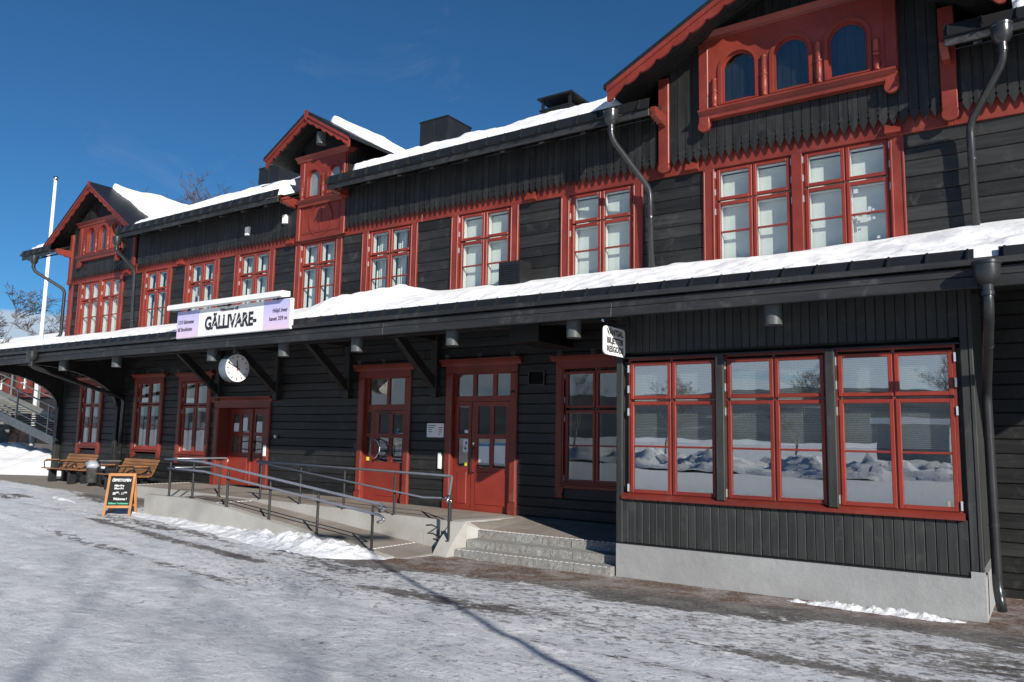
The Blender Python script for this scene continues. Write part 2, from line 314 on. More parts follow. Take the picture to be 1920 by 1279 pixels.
def groundmat():
    m, t, b = newmat('icy_snow_ground', .5, .3)
    def at(n): a = N(t,'ShaderNodeAttribute',attribute_name=n); return a.outputs['Fac']
    c = N(t,'ShaderNodeTexCoord'); mp = N(t,'ShaderNodeMapping'); mp.inputs['Scale'].default_value = (1.0,1.45,1); mp.inputs['Rotation'].default_value = (0,0,R(-12)); t.links.new(c.outputs['Object'], mp.inputs[0])
    v = mp.outputs[0]; v0 = c.outputs['Object']
    big = noise(t, v, .55, 6, .6, .3); mid = noise(t, v, 2.6, 9, .72, .5); fine = noise(t, v, 11, 7, .75, .3); flk = noise(t, v, 26, 5, .7); gran = noise(t, v0, 60, 4, .85)
    base = ramp(t, mid, [(.34, (.52,.54,.575)), (.48, (.71,.722,.745)), (.62, (.87,.877,.89))])
    base = mixc(t, ramp(t, big, [(.35,(0,0,0)),(.65,(.40,.40,.40))]), base, (.62,.65,.70))
    s = mixc(t, ramp(t, flk, [(.55,(0,0,0)),(.66,(.9,.9,.9))]), base, (.90,.905,.91))
    fm = N(t,'ShaderNodeMapRange',i_1=0,i_2=.5,i_3=.28,i_4=.85); t.links.new(at('speck'), fm.inputs[0])
    s = mixc(t, mixc(t, 1.0, ramp(t, fine, [(.30,(1,1,1)),(.43,(0,0,0))]), fm.outputs[0], 'MULTIPLY'), s, (.40,.415,.44))
    # thawed specks of gravel and asphalt
    sm = N(t,'ShaderNodeMath',operation='MULTIPLY_ADD'); t.links.new(at('speck'), sm.inputs[0]); sm.inputs[1].default_value = .13; t.links.new(noise(t, v, 8.5, 11, .80, .15), sm.inputs[2])
    s = mixc(t, ramp(t, sm.outputs[0], [(.64,(0,0,0)),(.69,(.9,.9,.9))]), s, ramp(t, gran, [(.35,(.10,.092,.088)),(.7,(.22,.20,.19))]))
    g2 = noise(t, v0, 17, 8, .85); wet = noise(t, v, 1.3, 6, .6)
    s = mixc(t, 1.0, s, ramp(t, gran, [(.32,(.82,.82,.83)),(.68,(1.12,1.12,1.12))]), 'MULTIPLY')
    s = mixc(t, at('fresh'), s, (.84,.85,.865))
    asph = mixc(t, ramp(t, wet, [(.40,(0,0,0)),(.60,(1,1,1))]), ramp(t, g2, [(.36,(.05,.046,.043)),(.52,(.12,.11,.105)),(.64,(.26,.25,.24))]), ramp(t, g2, [(.36,(.12,.112,.105)),(.52,(.22,.21,.20)),(.64,(.40,.39,.385))]))
    br = ramp(t, noise(t, v0, 20, 8, .9), [(.38,(.035,.020,.014)),(.5,(.13,.078,.056)),(.62,(.40,.33,.30))])
    br2 = mixc(t, ramp(t, noise(t, v0, 2.6, 6, .65), [(.42,(0,0,0)),(.58,(1,1,1))]), br, ramp(t, g2, [(.36,(.15,.125,.115)),(.52,(.30,.265,.25)),(.64,(.50,.46,.45))]))
    d = mixc(t, at('brown'), asph, br2)
    a1 = N(t,'ShaderNodeMath',operation='MULTIPLY_ADD'); t.links.new(noise(t, v, 5.0, 11, .78, .2), a1.inputs[0]); a1.inputs[1].default_value = 2.8; a1.inputs[2].default_value = -1.4
    a2 = N(t,'ShaderNodeMath',operation='ADD'); t.links.new(at('dirt'), a2.inputs[0]); t.links.new(a1.outputs[0], a2.inputs[1])
    f = N(t,'ShaderNodeMapRange',i_1=.42,i_2=.60); t.links.new(a2.outputs[0], f.inputs[0])
    col = mixc(t, f.outputs[0], s, d)
    pv = ramp(t, gran, [(.3,(.20,.175,.155)),(.7,(.33,.30,.265))])
    col = mixc(t, at('pave'), col, pv)
    t.links.new(col, b.inputs['Base Color'])
    rr = N(t,'ShaderNodeMapRange',i_3=.42,i_4=.85); t.links.new(f.outputs[0], rr.inputs[0]); t.links.new(rr.outputs[0], b.inputs['Roughness'])
    hs = N(t,'ShaderNodeMath',operation='MULTIPLY_ADD'); t.links.new(fine, hs.inputs[0]); hs.inputs[1].default_value = .45; t.links.new(mid, hs.inputs[2])
    bump(t, b, hs.outputs[0], .9, .09); return m
obj('ground', me, groundmat(), None, kind='structure')

# snow ridges along the ramp, snow by the bay, bank at the far left, berm behind the camera
def ridge(name, path, wid, hgt, seed, label, lump=.5, step=.06, mat=SNOWL, n=13, seg=None):
    P = np.array(path, float); L = np.concatenate([[0], np.cumsum(np.hypot(*np.diff(P[:,:2],axis=0).T))])
    s = np.arange(0, L[-1], step if seg is None else seg); cx = np.interp(s, L, P[:,0]); cy = np.interp(s, L, P[:,1])
    hh = np.interp(s, L, np.broadcast_to(hgt, len(P))); ww = np.interp(s, L, np.broadcast_to(wid, len(P)))
    tx = np.gradient(cx); ty = np.gradient(cy); ln = np.hypot(tx,ty); nx, ny = -ty/ln, tx/ln
    u = np.linspace(-1,1,n)
    X = cx[:,None]+nx[:,None]*u*ww[:,None]; Y = cy[:,None]+ny[:,None]*u*ww[:,None]
    e = np.minimum(1, np.minimum(s, L[-1]-s)/(1.2*ww+.01))[:,None]
    k = 2.2/np.maximum(.25, ww.mean())
    prof = np.clip(1-np.abs(u+.5*(fbm(X*k*.6,Y*k*.6,3,seed+5)-.5)),0,1)**.75
    Z = ground_z(X,Y)-.03+hh[:,None]*e*prof*(1-lump/2+lump*1.3*(fbm(X*k,Y*k,6,seed)-.28)+lump*.75*(np.abs(fbm(X*k*2.7,Y*k*2.7,4,seed+3)-.5)*2-.25))
    return obj(name, gridmesh(name, X, Y, Z), mat, None, label=label, cat='snow', kind='stuff')
ridge('snow_ridge', [(-16.6,-3.45),(-14.5,-3.45),(-12.5,-3.5),(-10.8,-3.55),(-9.6,-3.5),(-8.7,-3.3)], [.28,.34,.42,.60,.60,.30], [.06,.09,.14,.27,.25,.04], 3, 'ridge of white ploughed snow lying along the ramp wall', .6, .045, SNOWL, 22)
ridge('snow_ridge', [(-3.1,-2.12),(-2.2,-2.14),(-1.3,-2.13),(-.85,-2.1)], [.11,.19,.18,.10], [.04,.11,.10,.04], 8, 'small strip of leftover snow at the foot of the grey bay plinth', .8, .03, SNOWL, 14)
ridge('snow_ridge', [(-19.6,-3.3),(-18.9,-3.4),(-18.0,-3.5)], [.12,.16,.1], [.05,.09,.05], 12, 'little snow clump on the ice left of the chalkboard', .6, .04, SNOWL, 10)
ridge('snow_bank', [(-24.6,1.6),(-27.5,.6),(-31,.4),(-38,0),(-50,-1)], [.7,2.2,2.6,3.0,3.2], [.25,.75,.95,1.15,1.4], 5, 'white snow bank heaped below the steel stairs at far left', .35, .15, SNOW, 26)
ridge('snow_bank', [(60,-34),(30,-33),(10,-31),(-10,-30),(-30,-31),(-70,-34)], 3.0, [.9,1.15,.95,1.15,.85,1.0], 15, 'long chunky snow berm beyond the road, seen reflected in the windows', .9, .3, SNOWL, 26)

# ------------------------------------------------------------------ hill and woods behind (reflected)
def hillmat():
    m, t, b = newmat('haze_tinted_forest_hill', .9, .1); c = N(t,'ShaderNodeTexCoord'); n = noise(t, c.outputs['Object'], .02, 9, .7); 
    t.links.new(ramp(t, n, [(.35,(.06,.072,.082)),(.6,(.12,.135,.15)),(.72,(.45,.48,.52))]), b.inputs['Base Color']); return m  # snowy forest tones, lightened and blued so distance haze sits in the colour
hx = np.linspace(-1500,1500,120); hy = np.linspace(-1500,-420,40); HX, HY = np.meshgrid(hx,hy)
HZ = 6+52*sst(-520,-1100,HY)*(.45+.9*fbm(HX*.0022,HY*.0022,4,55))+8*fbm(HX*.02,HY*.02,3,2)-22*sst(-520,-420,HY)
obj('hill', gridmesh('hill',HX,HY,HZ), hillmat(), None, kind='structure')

# ------------------------------------------------------------------ ramp, platform, steps
def zp(x): return float(np.interp(x, [-19.2,-17.5,-8.6,-5.4], [.775,.765,.635,.62]))
def ptop(x, y):                       # platform surface
    f = max(0., min(1., (x+8.75)/.35)); return zp(x)-f*.083*min(1.45,max(0,-y))
def ramp_z(x): return float(np.interp(x, [-16,-14.3,-8.9,-8.5], [.705,.70,.155,.13]))
def slab(mb, x0, x1, y0, y1, zf, th=.05, g=.004):
    x0 += g; x1 -= g; y0 += g; y1 -= g; dz = random.uniform(-.002,.002)
    P = [(x0,y0),(x1,y0),(x1,y1),(x0,y1)]; top = [(x,y,zf(x,y)+dz) for x,y in P]; bot = [(x,y,z-th) for x,y,z in top]
    return mb.add(bot+top, [(0,3,2,1),(4,5,6,7),(0,1,5,4),(1,2,6,5),(2,3,7,6),(3,0,4,7)])
def bed(name, xs_, ya, yb, zf, z0, mat, **kw):
    mb = MB()
    for a, b_ in zip(xs_[:-1], xs_[1:]):
        P = [(a,ya(a)),(b_,ya(b_)),(b_,yb),(a,yb)]; t_ = [(x,y,zf(x,y)-.008) for x,y in P]; d_ = [(x,y,z0) for x,y in P]
        mb.add(d_+t_, [(4,5,6,7),(0,1,5,4),(2,3,7,6),(3,0,4,7),(1,2,6,5)])
    return mb.build(name, mat, None, kind='structure', **kw)
plat = bed('platform', [-19.2,-17,-14.2,-12,-10,-8.76,-8.42,-7,-5.5], lambda x: -1.72 if x < -8.6 else -1.42, 0.02, ptop, -.1, CONC)
x = -19.2
while x < -5.5:
    x1 = min(x+.5,-5.5); fr = -1.72 if x1 < -8.6 else -1.42; y = fr; j = 0
    while y < -.03:
        y1 = min(y+.36, 0.0); slab(MB(), x, x1, y, y1, ptop).build('paving_slab', PAVE, plat); y = y1
    x = x1
MB().box(-19.5,-19.2,-1.75,0,-.1,.60).build('kerb_step', CONC, plat)
ramp_o = bed('ramp', [-15.85,-14.3,-12,-10,-8.9,-8.75], lambda x: -3.02, -1.80, lambda x,y: ramp_z(x), -.1, CONC)
x = -15.8
while x < -9.0:
    x1 = min(x+.5,-8.8)
    for y0 in (-3.02,-2.62,-2.22): slab(MB(), x, x1, y0, y0+.4, lambda a,b: ramp_z(a)).build('paving_slab', PAVE, ramp_o)
    x = x1
def wallz(x): return float(np.interp(x, [-15.9,-14.3,-13.2,-9.3,-8.9], [.79,.785,.69,.215,.16]))
mb = MB(); xa = [-15.9,-14.3,-13.2,-11,-9.3,-8.95]
for a,b_ in zip(xa[:-1],xa[1:]): mb.ext([(a,-.1),(b_,-.1),(b_,wallz(b_)),(a,wallz(a))], 'y', -3.2, -3.03)
mb.build('ramp_wall', CONC, ramp_o)
px = [-14.25,-13.26,-12.3,-11.35,-10.38,-9.39,-8.76]
for a,b_ in zip(px[:-1],px[1:]):
    MB().ext([(a+.004,ramp_z(a)-.1),(b_-.004,ramp_z(b_)-.1),(b_-.004,zp(b_)+.012),(a+.004,zp(a)+.012)], 'y', -1.80, -1.725).build('concrete_panel', CONC, plat)
# cheek block beside the steps
MB().ext([(-1.75,.0),(-2.3,.0),(-2.3,.14),(-2.12,.36),(-1.80,.65),(-1.75,.65)], 'x', -8.76, -8.46).build('cheek_block', CONC, plat)
# granite steps
steps = thing('granite_steps', (-7,-1.8,.05), 'rough grey granite steps with white dashed nosings beside the bay', 'steps')
for i,(yn,z0,z1) in enumerate(((-2.09,-.05,.235),(-1.77,.1,.365),(-1.45,.2,.497))):
    cuts = [-8.44,-7.1+.35*(i%2),-6.15-.2*i,-5.53+.02*i]
    for a,b_ in zip(cuts[:-1],cuts[1:]):
        nxs = max(3,int((b_-a)/.06)); mb = MB()
        u = np.linspace(a+.004,b_-.004,nxs); zz = np.linspace(z0,z1,6)
        F_ = [[(xx, yn+(.018*(random.random()-.5) if 0 < k < 5 else .008*(random.random()-.5)), z) for xx in u] for k,z in enumerate(zz)]
        vs = [p for row in F_ for p in row]; fs = [(k*nxs+j,k*nxs+j+1,(k+1)*nxs+j+1,(k+1)*nxs+j) for k in range(5) for j in range(nxs-1)]
        mb.add(vs, fs); bx = yn+.34
        mb.add([(a+.004,yn,z1),(b_-.004,yn,z1),(b_-.004,bx,z1),(a+.004,bx,z1)],[(0,1,2,3)])
        mb.add([(b_-.004,yn,z0),(b_-.004,bx,z0),(b_-.004,bx,z1),(b_-.004,yn,z1)],[(0,1,2,3)])
        mb.add([(a+.004,yn,z0),(a+.004,bx,z0),(a+.004,bx,z1),(a+.004,yn,z1)],[(0,3,2,1)])
        mb.build('step_block', GRAN, steps)
def dashes(p0, p1, n, w, parent, up_=.003):
    mb = MB(); p0 = Vector(p0); p1 = Vector(p1); d = (p1-p0)/n; t_ = d.normalized(); s_ = Vector((-t_.y,t_.x,0))*w
    for i in range(n):
        a = p0+d*(i+.15); b_ = p0+d*(i+.72); q = [a-s_,b_-s_,b_+s_,a+s_]
        mb.add([v+Vector((0,0,-.004)) for v in q]+[v+Vector((0,0,up_)) for v in q], [(4,5,6,7),(0,1,5,4),(1,2,6,5),(2,3,7,6),(3,0,4,7)])
    mb.build('nosing_marking', WHITE, parent, kind='stuff')
dashes((-8.4,-2.075,.236),(-5.56,-2.075,.236),30,.014,steps); dashes((-8.4,-1.437,.506),(-5.56,-1.437,.506),30,.014,steps)
dashes((-9.55,-3.0,ramp_z(-9.55)+.002),(-9.55,-1.83,ramp_z(-9.55)+.002),12,.02,ramp_o)
dashes((-14.15,-3.0,ramp_z(-14.15)+.002),(-14.15,-1.83,ramp_z(-14.15)+.002),12,.02,ramp_o)
dashes((-19.05,-1.7,zp(-19)+.002),(-19.05,-.05,zp(-19)+.002),16,.02,plat)
# graffiti on the end panel
mb = MB()
for st in ([(-9.33,.56),(-9.2,.575),(-9.08,.545),(-9.2,.47),(-9.30,.425),(-9.17,.43),(-9.08,.40)],[(-9.05,.50),(-9.06,.41),(-9.02,.375),(-8.97,.40),(-8.965,.49)],[(-8.88,.46),(-8.93,.49),(-8.94,.44),(-8.88,.38),(-8.87,.32),(-8.92,.30),(-8.95,.35)],[(-9.16,.34),(-9.08,.325),(-9.0,.29)]):
    mb.tube([(x,-1.801,z-.02) for x,z in st], .0125, 5)
mb.build('graffiti', INK, plat, label='black spray painted tag ZUS')

# ------------------------------------------------------------------ station building
B = thing('station_building', (-13,0,.5), 'long black timber station building with red windows, gables and snowy roofs', 'building')
def subtract(a, b, cuts):
    out = [(a,b)]
    for c0,c1 in cuts:
        nw = []
        for s,e in out:
            if c1 <= s or c0 >= e: nw.append((s,e)); continue
            if c0 > s: nw.append((s,c0))
            if c1 < e: nw.append((c1,e))
        out = nw
    return [(s,e) for s,e in out if e-s > .03]
UPW = [(-25.74,-23.12),(-22.09,-20.61),(-19.94,-18.40),(-17.72,-16.12),(-15.32,-13.69),(-13.02,-11.33),(-10.38,-8.66),(-7.67,-5.95),(-4.81,-1.66)]
ZT = 6.77
LOW = [(-25.10,-23.75,1.5,3.62),(-22.03,-20.57,1.47,3.62),(-19.85,-18.37,1.42,3.6),(-18.18,-15.95,.3,2.95),(-12.93,-11.37,.3,3.55),(-10.40,-8.61,.3,3.57),(-7.73,-6.08,1.2,3.55),(-5.42,-.86,.3,3.5)]
wall = MB()
def backing(openings, x0, x1, z0, z1):
    zs = sorted({z0,z1}|{z for o in openings for z in o[2:] if z0 < z < z1})
    for za,zb in zip(zs[:-1],zs[1:]):
        zm = (za+zb)/2
        for a,b_ in subtract(x0,x1,[(o[0]+.05,o[1]-.05) for o in openings if o[2] < zm < o[3]]): wall.box(a,b_,.022,.16,za,zb)
backing(LOW, -26.3, 3.2, -.1, 4.95)
backing([(a,b_,4.8,ZT+.03) for a,b_ in UPW], -26.3, 3.2, 4.95, 7.6)
wall.box(-26.3,-26.15,.16,10,-.1,7.6); wall.box(3.05,3.2,.16,10,-.1,7.6); wall.box(-26.3,3.2,9.85,10,-.1,7.6)
wall_o = wall.build('wall', BLK_H, B)
def planks(openings, x0, x1, z0, z1, h, maxl, jit=.12):
    z = z0
    while z < z1-.03:
        hh = min(h*random.uniform(1-jit,1+jit), z1-z); zm = z+hh/2
        for a,b_ in subtract(x0,x1,[(o[0]+.02,o[1]-.02) for o in openings if o[2] < zm < o[3]]):
            s = a
            while s < b_-.02:
                e = b_ if b_-s < maxl*1.25 else s+maxl*random.uniform(.75,1.15)
                dy = random.uniform(-.012,.008); tl = random.uniform(-.004,.004)
                mb = MB().bbox(s+.002,e-.002,-.012+dy,.024,z+.003,z+hh-.003,.012)
                mb.v = [(p[0],p[1],p[2]+tl*(p[0]-s)/max(.5,e-s)) for p in mb.v]
                mb.build('plank', BLK_H, B); s = e
        z += hh
planks([(a,b_,4.8,9) for a,b_ in UPW], -26.12, 2.2, 4.95, 6.78, .232, 6)
planks(LOW, -26.1, 2.2, .22, 4.60, .196, 4.6)
# interiors
mb = MB()
for z0,z1 in ((.62,4.3),(4.5,7.3)):
    mb.box(-26.1,3.0,3.6,3.7,z0,z1); mb.box(-26.1,3.0,.17,3.6,z0-.1,z0); mb.box(-26.1,3.0,.17,3.6,z1,z1+.1)
    for xx in (-20.2,-18.15,-15.8,-13.35,-10.85,-8.2,-5.4): mb.box(xx-.05,xx+.05,.35,3.6,z0,z1)
mb.build('room_interior', ROOM, B)

hinge_me = MB().box(-.011,.011,-.010,.012,-.055,.055).mesh('hinge'); hinge_me.materials.append(HINGE)
def ring(mb, x0, x1, z0, z1, w_, y0, y1, ch=0):
    f = (lambda *a: mb.bbox(*a, ch)) if ch else mb.box
    f(x0,x0+w_,y0,y1,z0,z1); f(x1-w_,x1,y0,y1,z0,z1); f(x0+w_,x1-w_,y0,y1,z0,z0+w_); f(x0+w_,x1-w_,y0,y1,z1-w_,z1)
def wavy(x0, x1, z0, z1, y, amp, n=24, dropn=1):
    mb = MB(); p = random.random()*9
    us = np.linspace(x0,x1,n)
    for x_ in us:
        yy = y+amp*math.sin((x_*31)+p)+amp*.6*math.sin(x_*67+p*2); mb.v += [(x_,yy,z0),(x_,yy+.004,z1)]
    mb.f = [(2*i,2*i+2,2*i+3,2*i+1) for i in range(n-1)]; return mb
def window(x0, x1, zt, zb, cas, units, rails, y=0.0, name='window', glass=GLASS, curtain=None, cornice=0, feet=0, sw=.055, fw=.03, inner=True, hz=None, label=None, bars=True, sill=False):
    """rails: list of (ztop,zbot,bar or None) glass rows"""
    mb = MB()
    if cas:
        zb2 = zb-(.24 if feet else 0)
        if feet:
            for a,b_ in ((x0,x0+cas),(x1-cas,x1)):
                c = (a+b_)/2; hw = (b_-a)/2
                mb.ext([(a,zt),(a,zb2+.10),(a+.03,zb2+.085),(a+.03,zb2+.065),(a,zb2+.05),(c-hw*.7,zb2+.01),(c,zb2),(c+hw*.7,zb2+.01),(b_,zb2+.05),(b_-.03,zb2+.065),(b_-.03,zb2+.085),(b_,zb2+.10),(b_,zt)], 'y', y-.055, y+.10)
                mb.bbox(a+.03,b_-.03,y-.068,y-.05,zb2+.2,zt-.02,.008)
            mb.bbox(x0+cas,x1-cas,y-.05,y+.1,zb-.06,zb+.07,.01); mb.bbox(x0+cas*.6,x1-cas*.6,y-.085,y-.04,zb-.005,zb+.03,.01)
        else:
            for a,b_ in ((x0,x0+cas),(x1-cas,x1)):
                mb.bbox(a,b_,y-.05,y+.14,zb,zt,.006); 
                mb.bbox(a+.0,a+.035,y-.062,y-.045,zb,zt-.06,.008); mb.bbox(b_-.035,b_,y-.062,y-.045,zb,zt-.06,.008)
        for (u0,_),(_,u1) in zip([(u[1],0) for u in units[:-1]], [(0,u[0]) for u in units[1:]]):
            mb.bbox(u0,u1,y-.05,y+.14,zb,zt,.006)
    if cornice:
        mb.bbox(x0,x1,y-.06,y+.1,zt-.11,zt+cornice*.35,.006)
        pf = [(y+.02,zt+cornice*.3),(y-.075,zt+cornice*.3),(y-.085,zt+cornice*.45),(y-.12,zt+cornice*.75),(y-.15,zt+cornice*.82),(y-.15,zt+cornice),(y+.02,zt+cornice*1.1)]
        mb.ext(pf,'x',x0-.09,x1+.09)
    for u0,u1 in units:
        ring(mb,u0,u1,zb,zt,fw,y+.0,y+.12); xm = (u0+u1)/2
        mb.box(xm-.02,xm+.02,y+.004,y+.1,zb+fw,zt-fw)
    if sill: mb.ext([(y-.09,zb-.07),(y-.09,zb-.03),(y+.02,zb+.012),(y+.02,zb-.07)],'x',x0-.09,x1+.02)
    W = mb.build(name, RED, B, label=label); inn = MB()
    for u0,u1 in units:
        xm = (u0+u1)/2; cols = [(u0+fw,xm-.008),(xm+.008,u1-fw)]
        for k,(gt,gb,bar) in enumerate(rails):
            sb = MB()
            for a,b_ in cols:
                s_ = MB(); ring(s_,a+.003,b_-.003,gb-sw,gt+sw,sw,y-.014,y+.045,.006)
                if bar: s_.bbox(a+sw,b_-sw,y-.008,y+.04,bar-.014,bar+.014,.005)
                s_.build('sash', RED2, W)
                MB().box(a+sw-.004,b_-sw+.004,y+.014,y+.019,gb-.004,gt+.004).build('pane', glass, W)
                if inner: ring(inn,a+sw-.012,b_-sw+.012,gb-.012,gt+.012,.016,y+.05,y+.14)
            for xh in (u0+.004,u1-.004):
                for zh in ((gt-.04,gb+.10) if k == 0 else (gt-.10,gb+.02 if gb > 1.3 else gb)):
                    o = bpy.data.objects.new('hinge', hinge_me); link(o, W); o.location = (xh,y-.018 if cas else y-.02,zh)
        if inner and bars: inn.box(xm-.03,xm+.03,y+.05,y+.13,zb+fw,zt-fw)
    if inner: inn.build('inner_frame', IVORY, W)
    if curtain:
        for u0,u1 in units:
            xm = (u0+u1)/2; gt, gb = rails[0][0], rails[-1][1]
            if curtain == 'full':
                wavy(u0+.03,u1-.03,gb-.1,gt-.10,y+.175,.0009).build('curtain', CURT, W); MB().box(u0+.03,u1-.03,y+.165,y+.23,gt-.10,gt-.02).build('blind_roll', CURT, W)
            elif curtain == 'sides':
                wavy(u0+.03,u0+.32,gb-.1,gt+.05,y+.24,.016,14).build('curtain', CURT, W); wavy(xm+.0,xm+.26,gb-.1,gt+.05,y+.26,.016,14).build('curtain', CURT, W)
            elif curtain == 'low':
                wavy(u0+.03,u1-.03,gb-.05,gb+.75,y+.2,.012).build('curtain', CURT, W)
            elif curtain == 'slats':
                m2 = MB(); z = 2.06+.05*random.random()
                while z < gt+.02:
                    m2.add([(u0+.03,y+.135,z),(u1-.03,y+.135,z),(u1-.03,y+.148,z+.02),(u0+.03,y+.148,z+.02)],[(0,1,2,3)]); z += .0235
                m2.build('blind', BLINDM, W)
    return W
urows = [(6.70,6.255,None),(6.11,4.98,5.645)]
def ur(bar): return urows
cur = ['full','sides','sides','sides','sides','sides','full','full','full']
for (a,b_),c in zip(UPW,cur):
    if b_-a > 2: 
        m_ = (a+b_)/2; units = [(a+.2,m_-.085),(m_+.085,b_-.2)]
    else: units = [(a+.19,b_-.19)]
    window(a,b_,ZT+.02,4.88,.19 if b_-a < 2 else .2,units,urows,0,'window',GLASS,c)
# paper notes stuck inside the rightmost upper window
mb = MB(); random.seed(11)
for i in range(12):
    xx = -2.42+random.random()*.42; zz = 5.15+random.random()*.85; s_ = random.uniform(.03,.07); mb.box(xx,xx+s_,.024,.026,zz,zz+s_)
mb.build('paper_notes', PAPER, B)
# lower windows
def lowwin(x0,x1,zt,zb,gt,gr1,gr2,bar,gb,curt,label=None): 
    return window(x0,x1,zt,zb,.17,[(x0+.17,x1-.17)],[(gt,gr1,None),(gr2,gb,bar)],0,'window',GLASS,curt,.13,1,.05,.025,label=label)
lowwin(-25.10,-23.75,3.60,1.62,3.43,2.92,2.80,2.28,1.73,'low'); lowwin(-22.03,-20.57,3.60,1.58,3.45,2.92,2.80,2.26,1.69,'low')
lowwin(-19.85,-18.37,3.58,1.50,3.41,2.88,2.75,2.18,1.61,'low'); lowwin(-7.73,-6.08,3.52,1.26,3.31,2.73,2.59,1.99,1.37,None)
mb = MB(); mb.box(-21.72,-21.27,.021,.024,2.93,3.06); mb.box(-19.56,-19.12,.021,.024,2.89,3.02); mb.build('window_notice', PAPER, B)
sp = MB()
for a,b_,z in ((-25.2,-23.7,3.74),(-22.2,-20.5,3.74),(-20,-18.3,3.72),(-13.05,-11.3,3.68),(-10.5,-8.6,3.70),(-7.8,-6.1,3.66)):
    for xc in (a+.12,(a+b_)/2,b_-.12):
        for k in range(4): sp.tube([(xc+k*.025,-.1,z-.03),(xc+k*.025+.02,-.13,z+.09)],.0025,4)
sp.build('bird_spikes', STEEL, B, kind='stuff')

# ---- doors
def gridfill(mb, xs_, zs_, holes, y0, y1):
    for j in range(len(zs_)-1):
        i = 0
        while i < len(xs_)-1:
            if (i,j) in holes: i += 1; continue
            k = i
            while k+1 < len(xs_)-1 and (k+1,j) not in holes: k += 1
            mb.box(xs_[i],xs_[k+1],y0,y1,zs_[j],zs_[j+1]); i = k+1
def leaf(par, x0, x1, z0, z1, y, px_, pz, panel=True, st=.1):
    xs_ = [x0]+[v for p in px_ for v in p]+[x1]; zs_ = [z0]+[v for p in pz for v in p]+[z1]
    holes = {(2*i+1,2*j+1) for i in range(len(px_)) for j in range(len(pz))}
    mb = MB(); gridfill(mb, xs_, zs_, holes, y, y+.05)
    L = mb.build('door_leaf', RED2, par)
    for a,b_ in px_:
        for c,d in pz: MB().box(a-.004,b_+.004,y+.02,y+.026,c-.004,d+.004).build('pane', GLASS, L)
    if panel:
        zt_ = pz[0][0]-.09 if pz else z1-.1
        MB().bbox(x0+st,x1-st,y-.012,y+.004,z0+.13,zt_,.014).build('door_panel', RED2, L); 
    return L
def doorcase(x0, x1, z0, zt, cas, depth, corn, y=0):
    mb = MB(); mb.bbox(x0,x0+cas,y-.055,y+depth+.06,z0,zt,.008); mb.bbox(x1-cas,x1,y-.055,y+depth+.06,z0,zt,.008); mb.bbox(x0,x1,y-.06,y+depth+.06,zt,zt+.17,.008)
    for a in (x0+.015,x1-cas+.015): mb.bbox(a,a+cas-.03,y-.072,y-.05,z0+.25,zt-.02,.012)
    for a in (x0-.012,x1-cas-.012): mb.bbox(a,a+cas+.024,y-.078,y-.05,z0,z0+.22,.01)
    pf = [(y+.02,zt+.15),(y-.08,zt+.15),(y-.09,zt+.19),(y-.13,zt+.24),(y-.165,zt+.255),(y-.165,zt+.285),(y+.02,zt+.30)]
    mb.ext(pf,'x',x0-.1,x1+.1); return mb.build('door', RED, B)
d1 = doorcase(-18.18,-15.95,.76,2.74,.19,.36,1)
z0 = .78
leaf(d1,-17.98,-17.08,z0,2.73,.30,[(-17.86,-17.57),(-17.48,-17.18)],[(1.60,2.03),(2.12,2.57)])
leaf(d1,-17.04,-16.15,z0,2.73,.30,[(-16.93,-16.64),(-16.55,-16.26)],[(1.60,2.03),(2.12,2.57)])
MB().bbox(-17.1,-17.02,.262,.31,z0,2.73,.01).build('astragal', RED2, d1)
for s_,xc in ((1,-17.16),(-1,-16.96)):
    MB().tube([(xc,.30,1.68),(xc-s_*.0,.22,1.69),(xc-s_*.14,.2,1.70),(xc-s_*.2,.2,1.78),(xc-s_*.14,.2,1.88),(xc,.22,1.89),(xc,.30,1.90)],.014,8).build('handle', POSTM, d1)
MB().bbox(-17.8,-17.3,.29,.305,1.40,1.49,.004).build('letter_slot', STEEL, d1)
mb = MB(); mb.box(-16.9,-16.68,.317,.319,2.13,2.40); mb.build('notice', PAPER, d1)
MB().box(-16.5,-16.3,.317,.319,1.62,1.86).build('sticker', GREENP, d1); [MB().box(*q).build('notice', PAPER, d1) for q in ((-17.82,-17.62,.317,.319,2.14,2.36),(-17.45,-17.27,.317,.319,2.16,2.5),(-16.52,-16.30,.317,.319,2.13,2.22))]
MB().bbox(-16.10,-16.0,-.085,-.05,1.55,1.82,.006).build('card_reader', WHITE, d1)
d2 = doorcase(-12.93,-11.37,.64,3.38,.17,.10,1); z0 = .66
mb = MB(); gridfill(mb, [-12.76,-12.69,-12.15,-12.07,-11.56,-11.54],[2.66,2.79,3.36,3.38],{(1,1),(3,1)},.05,.11)
gridfill(mb, [-12.76,-12.72,-12.58,-12.50],[.66,1.53,2.07,2.16,2.62,2.66],{(1,1),(1,3)},.05,.11); T2 = mb.build('transom_frame', RED2, d2)
for a,b_,c,d in ((-12.69,-12.15,2.79,3.36),(-12.07,-11.56,2.79,3.36),(-12.72,-12.58,1.53,2.07),(-12.72,-12.58,2.16,2.62)): MB().box(a,b_,.075,.08,c,d).build('pane', GLASS, T2)
leaf(d2,-12.49,-11.55,z0,2.65,.05,[(-12.36,-12.06),(-11.95,-11.66)],[(1.53,2.06),(2.15,2.57)])
hl = MB(); hl.tube([(-12.44,.05,1.62),(-12.40,-.03,1.60),(-12.30,-.05,1.64),(-12.22,-.05,1.74),(-12.21,-.05,1.86),(-12.28,-.05,1.98),(-12.40,-.03,2.02),(-12.44,.05,2.02)],.015,8); hl.build('handle', CHROME, d2)
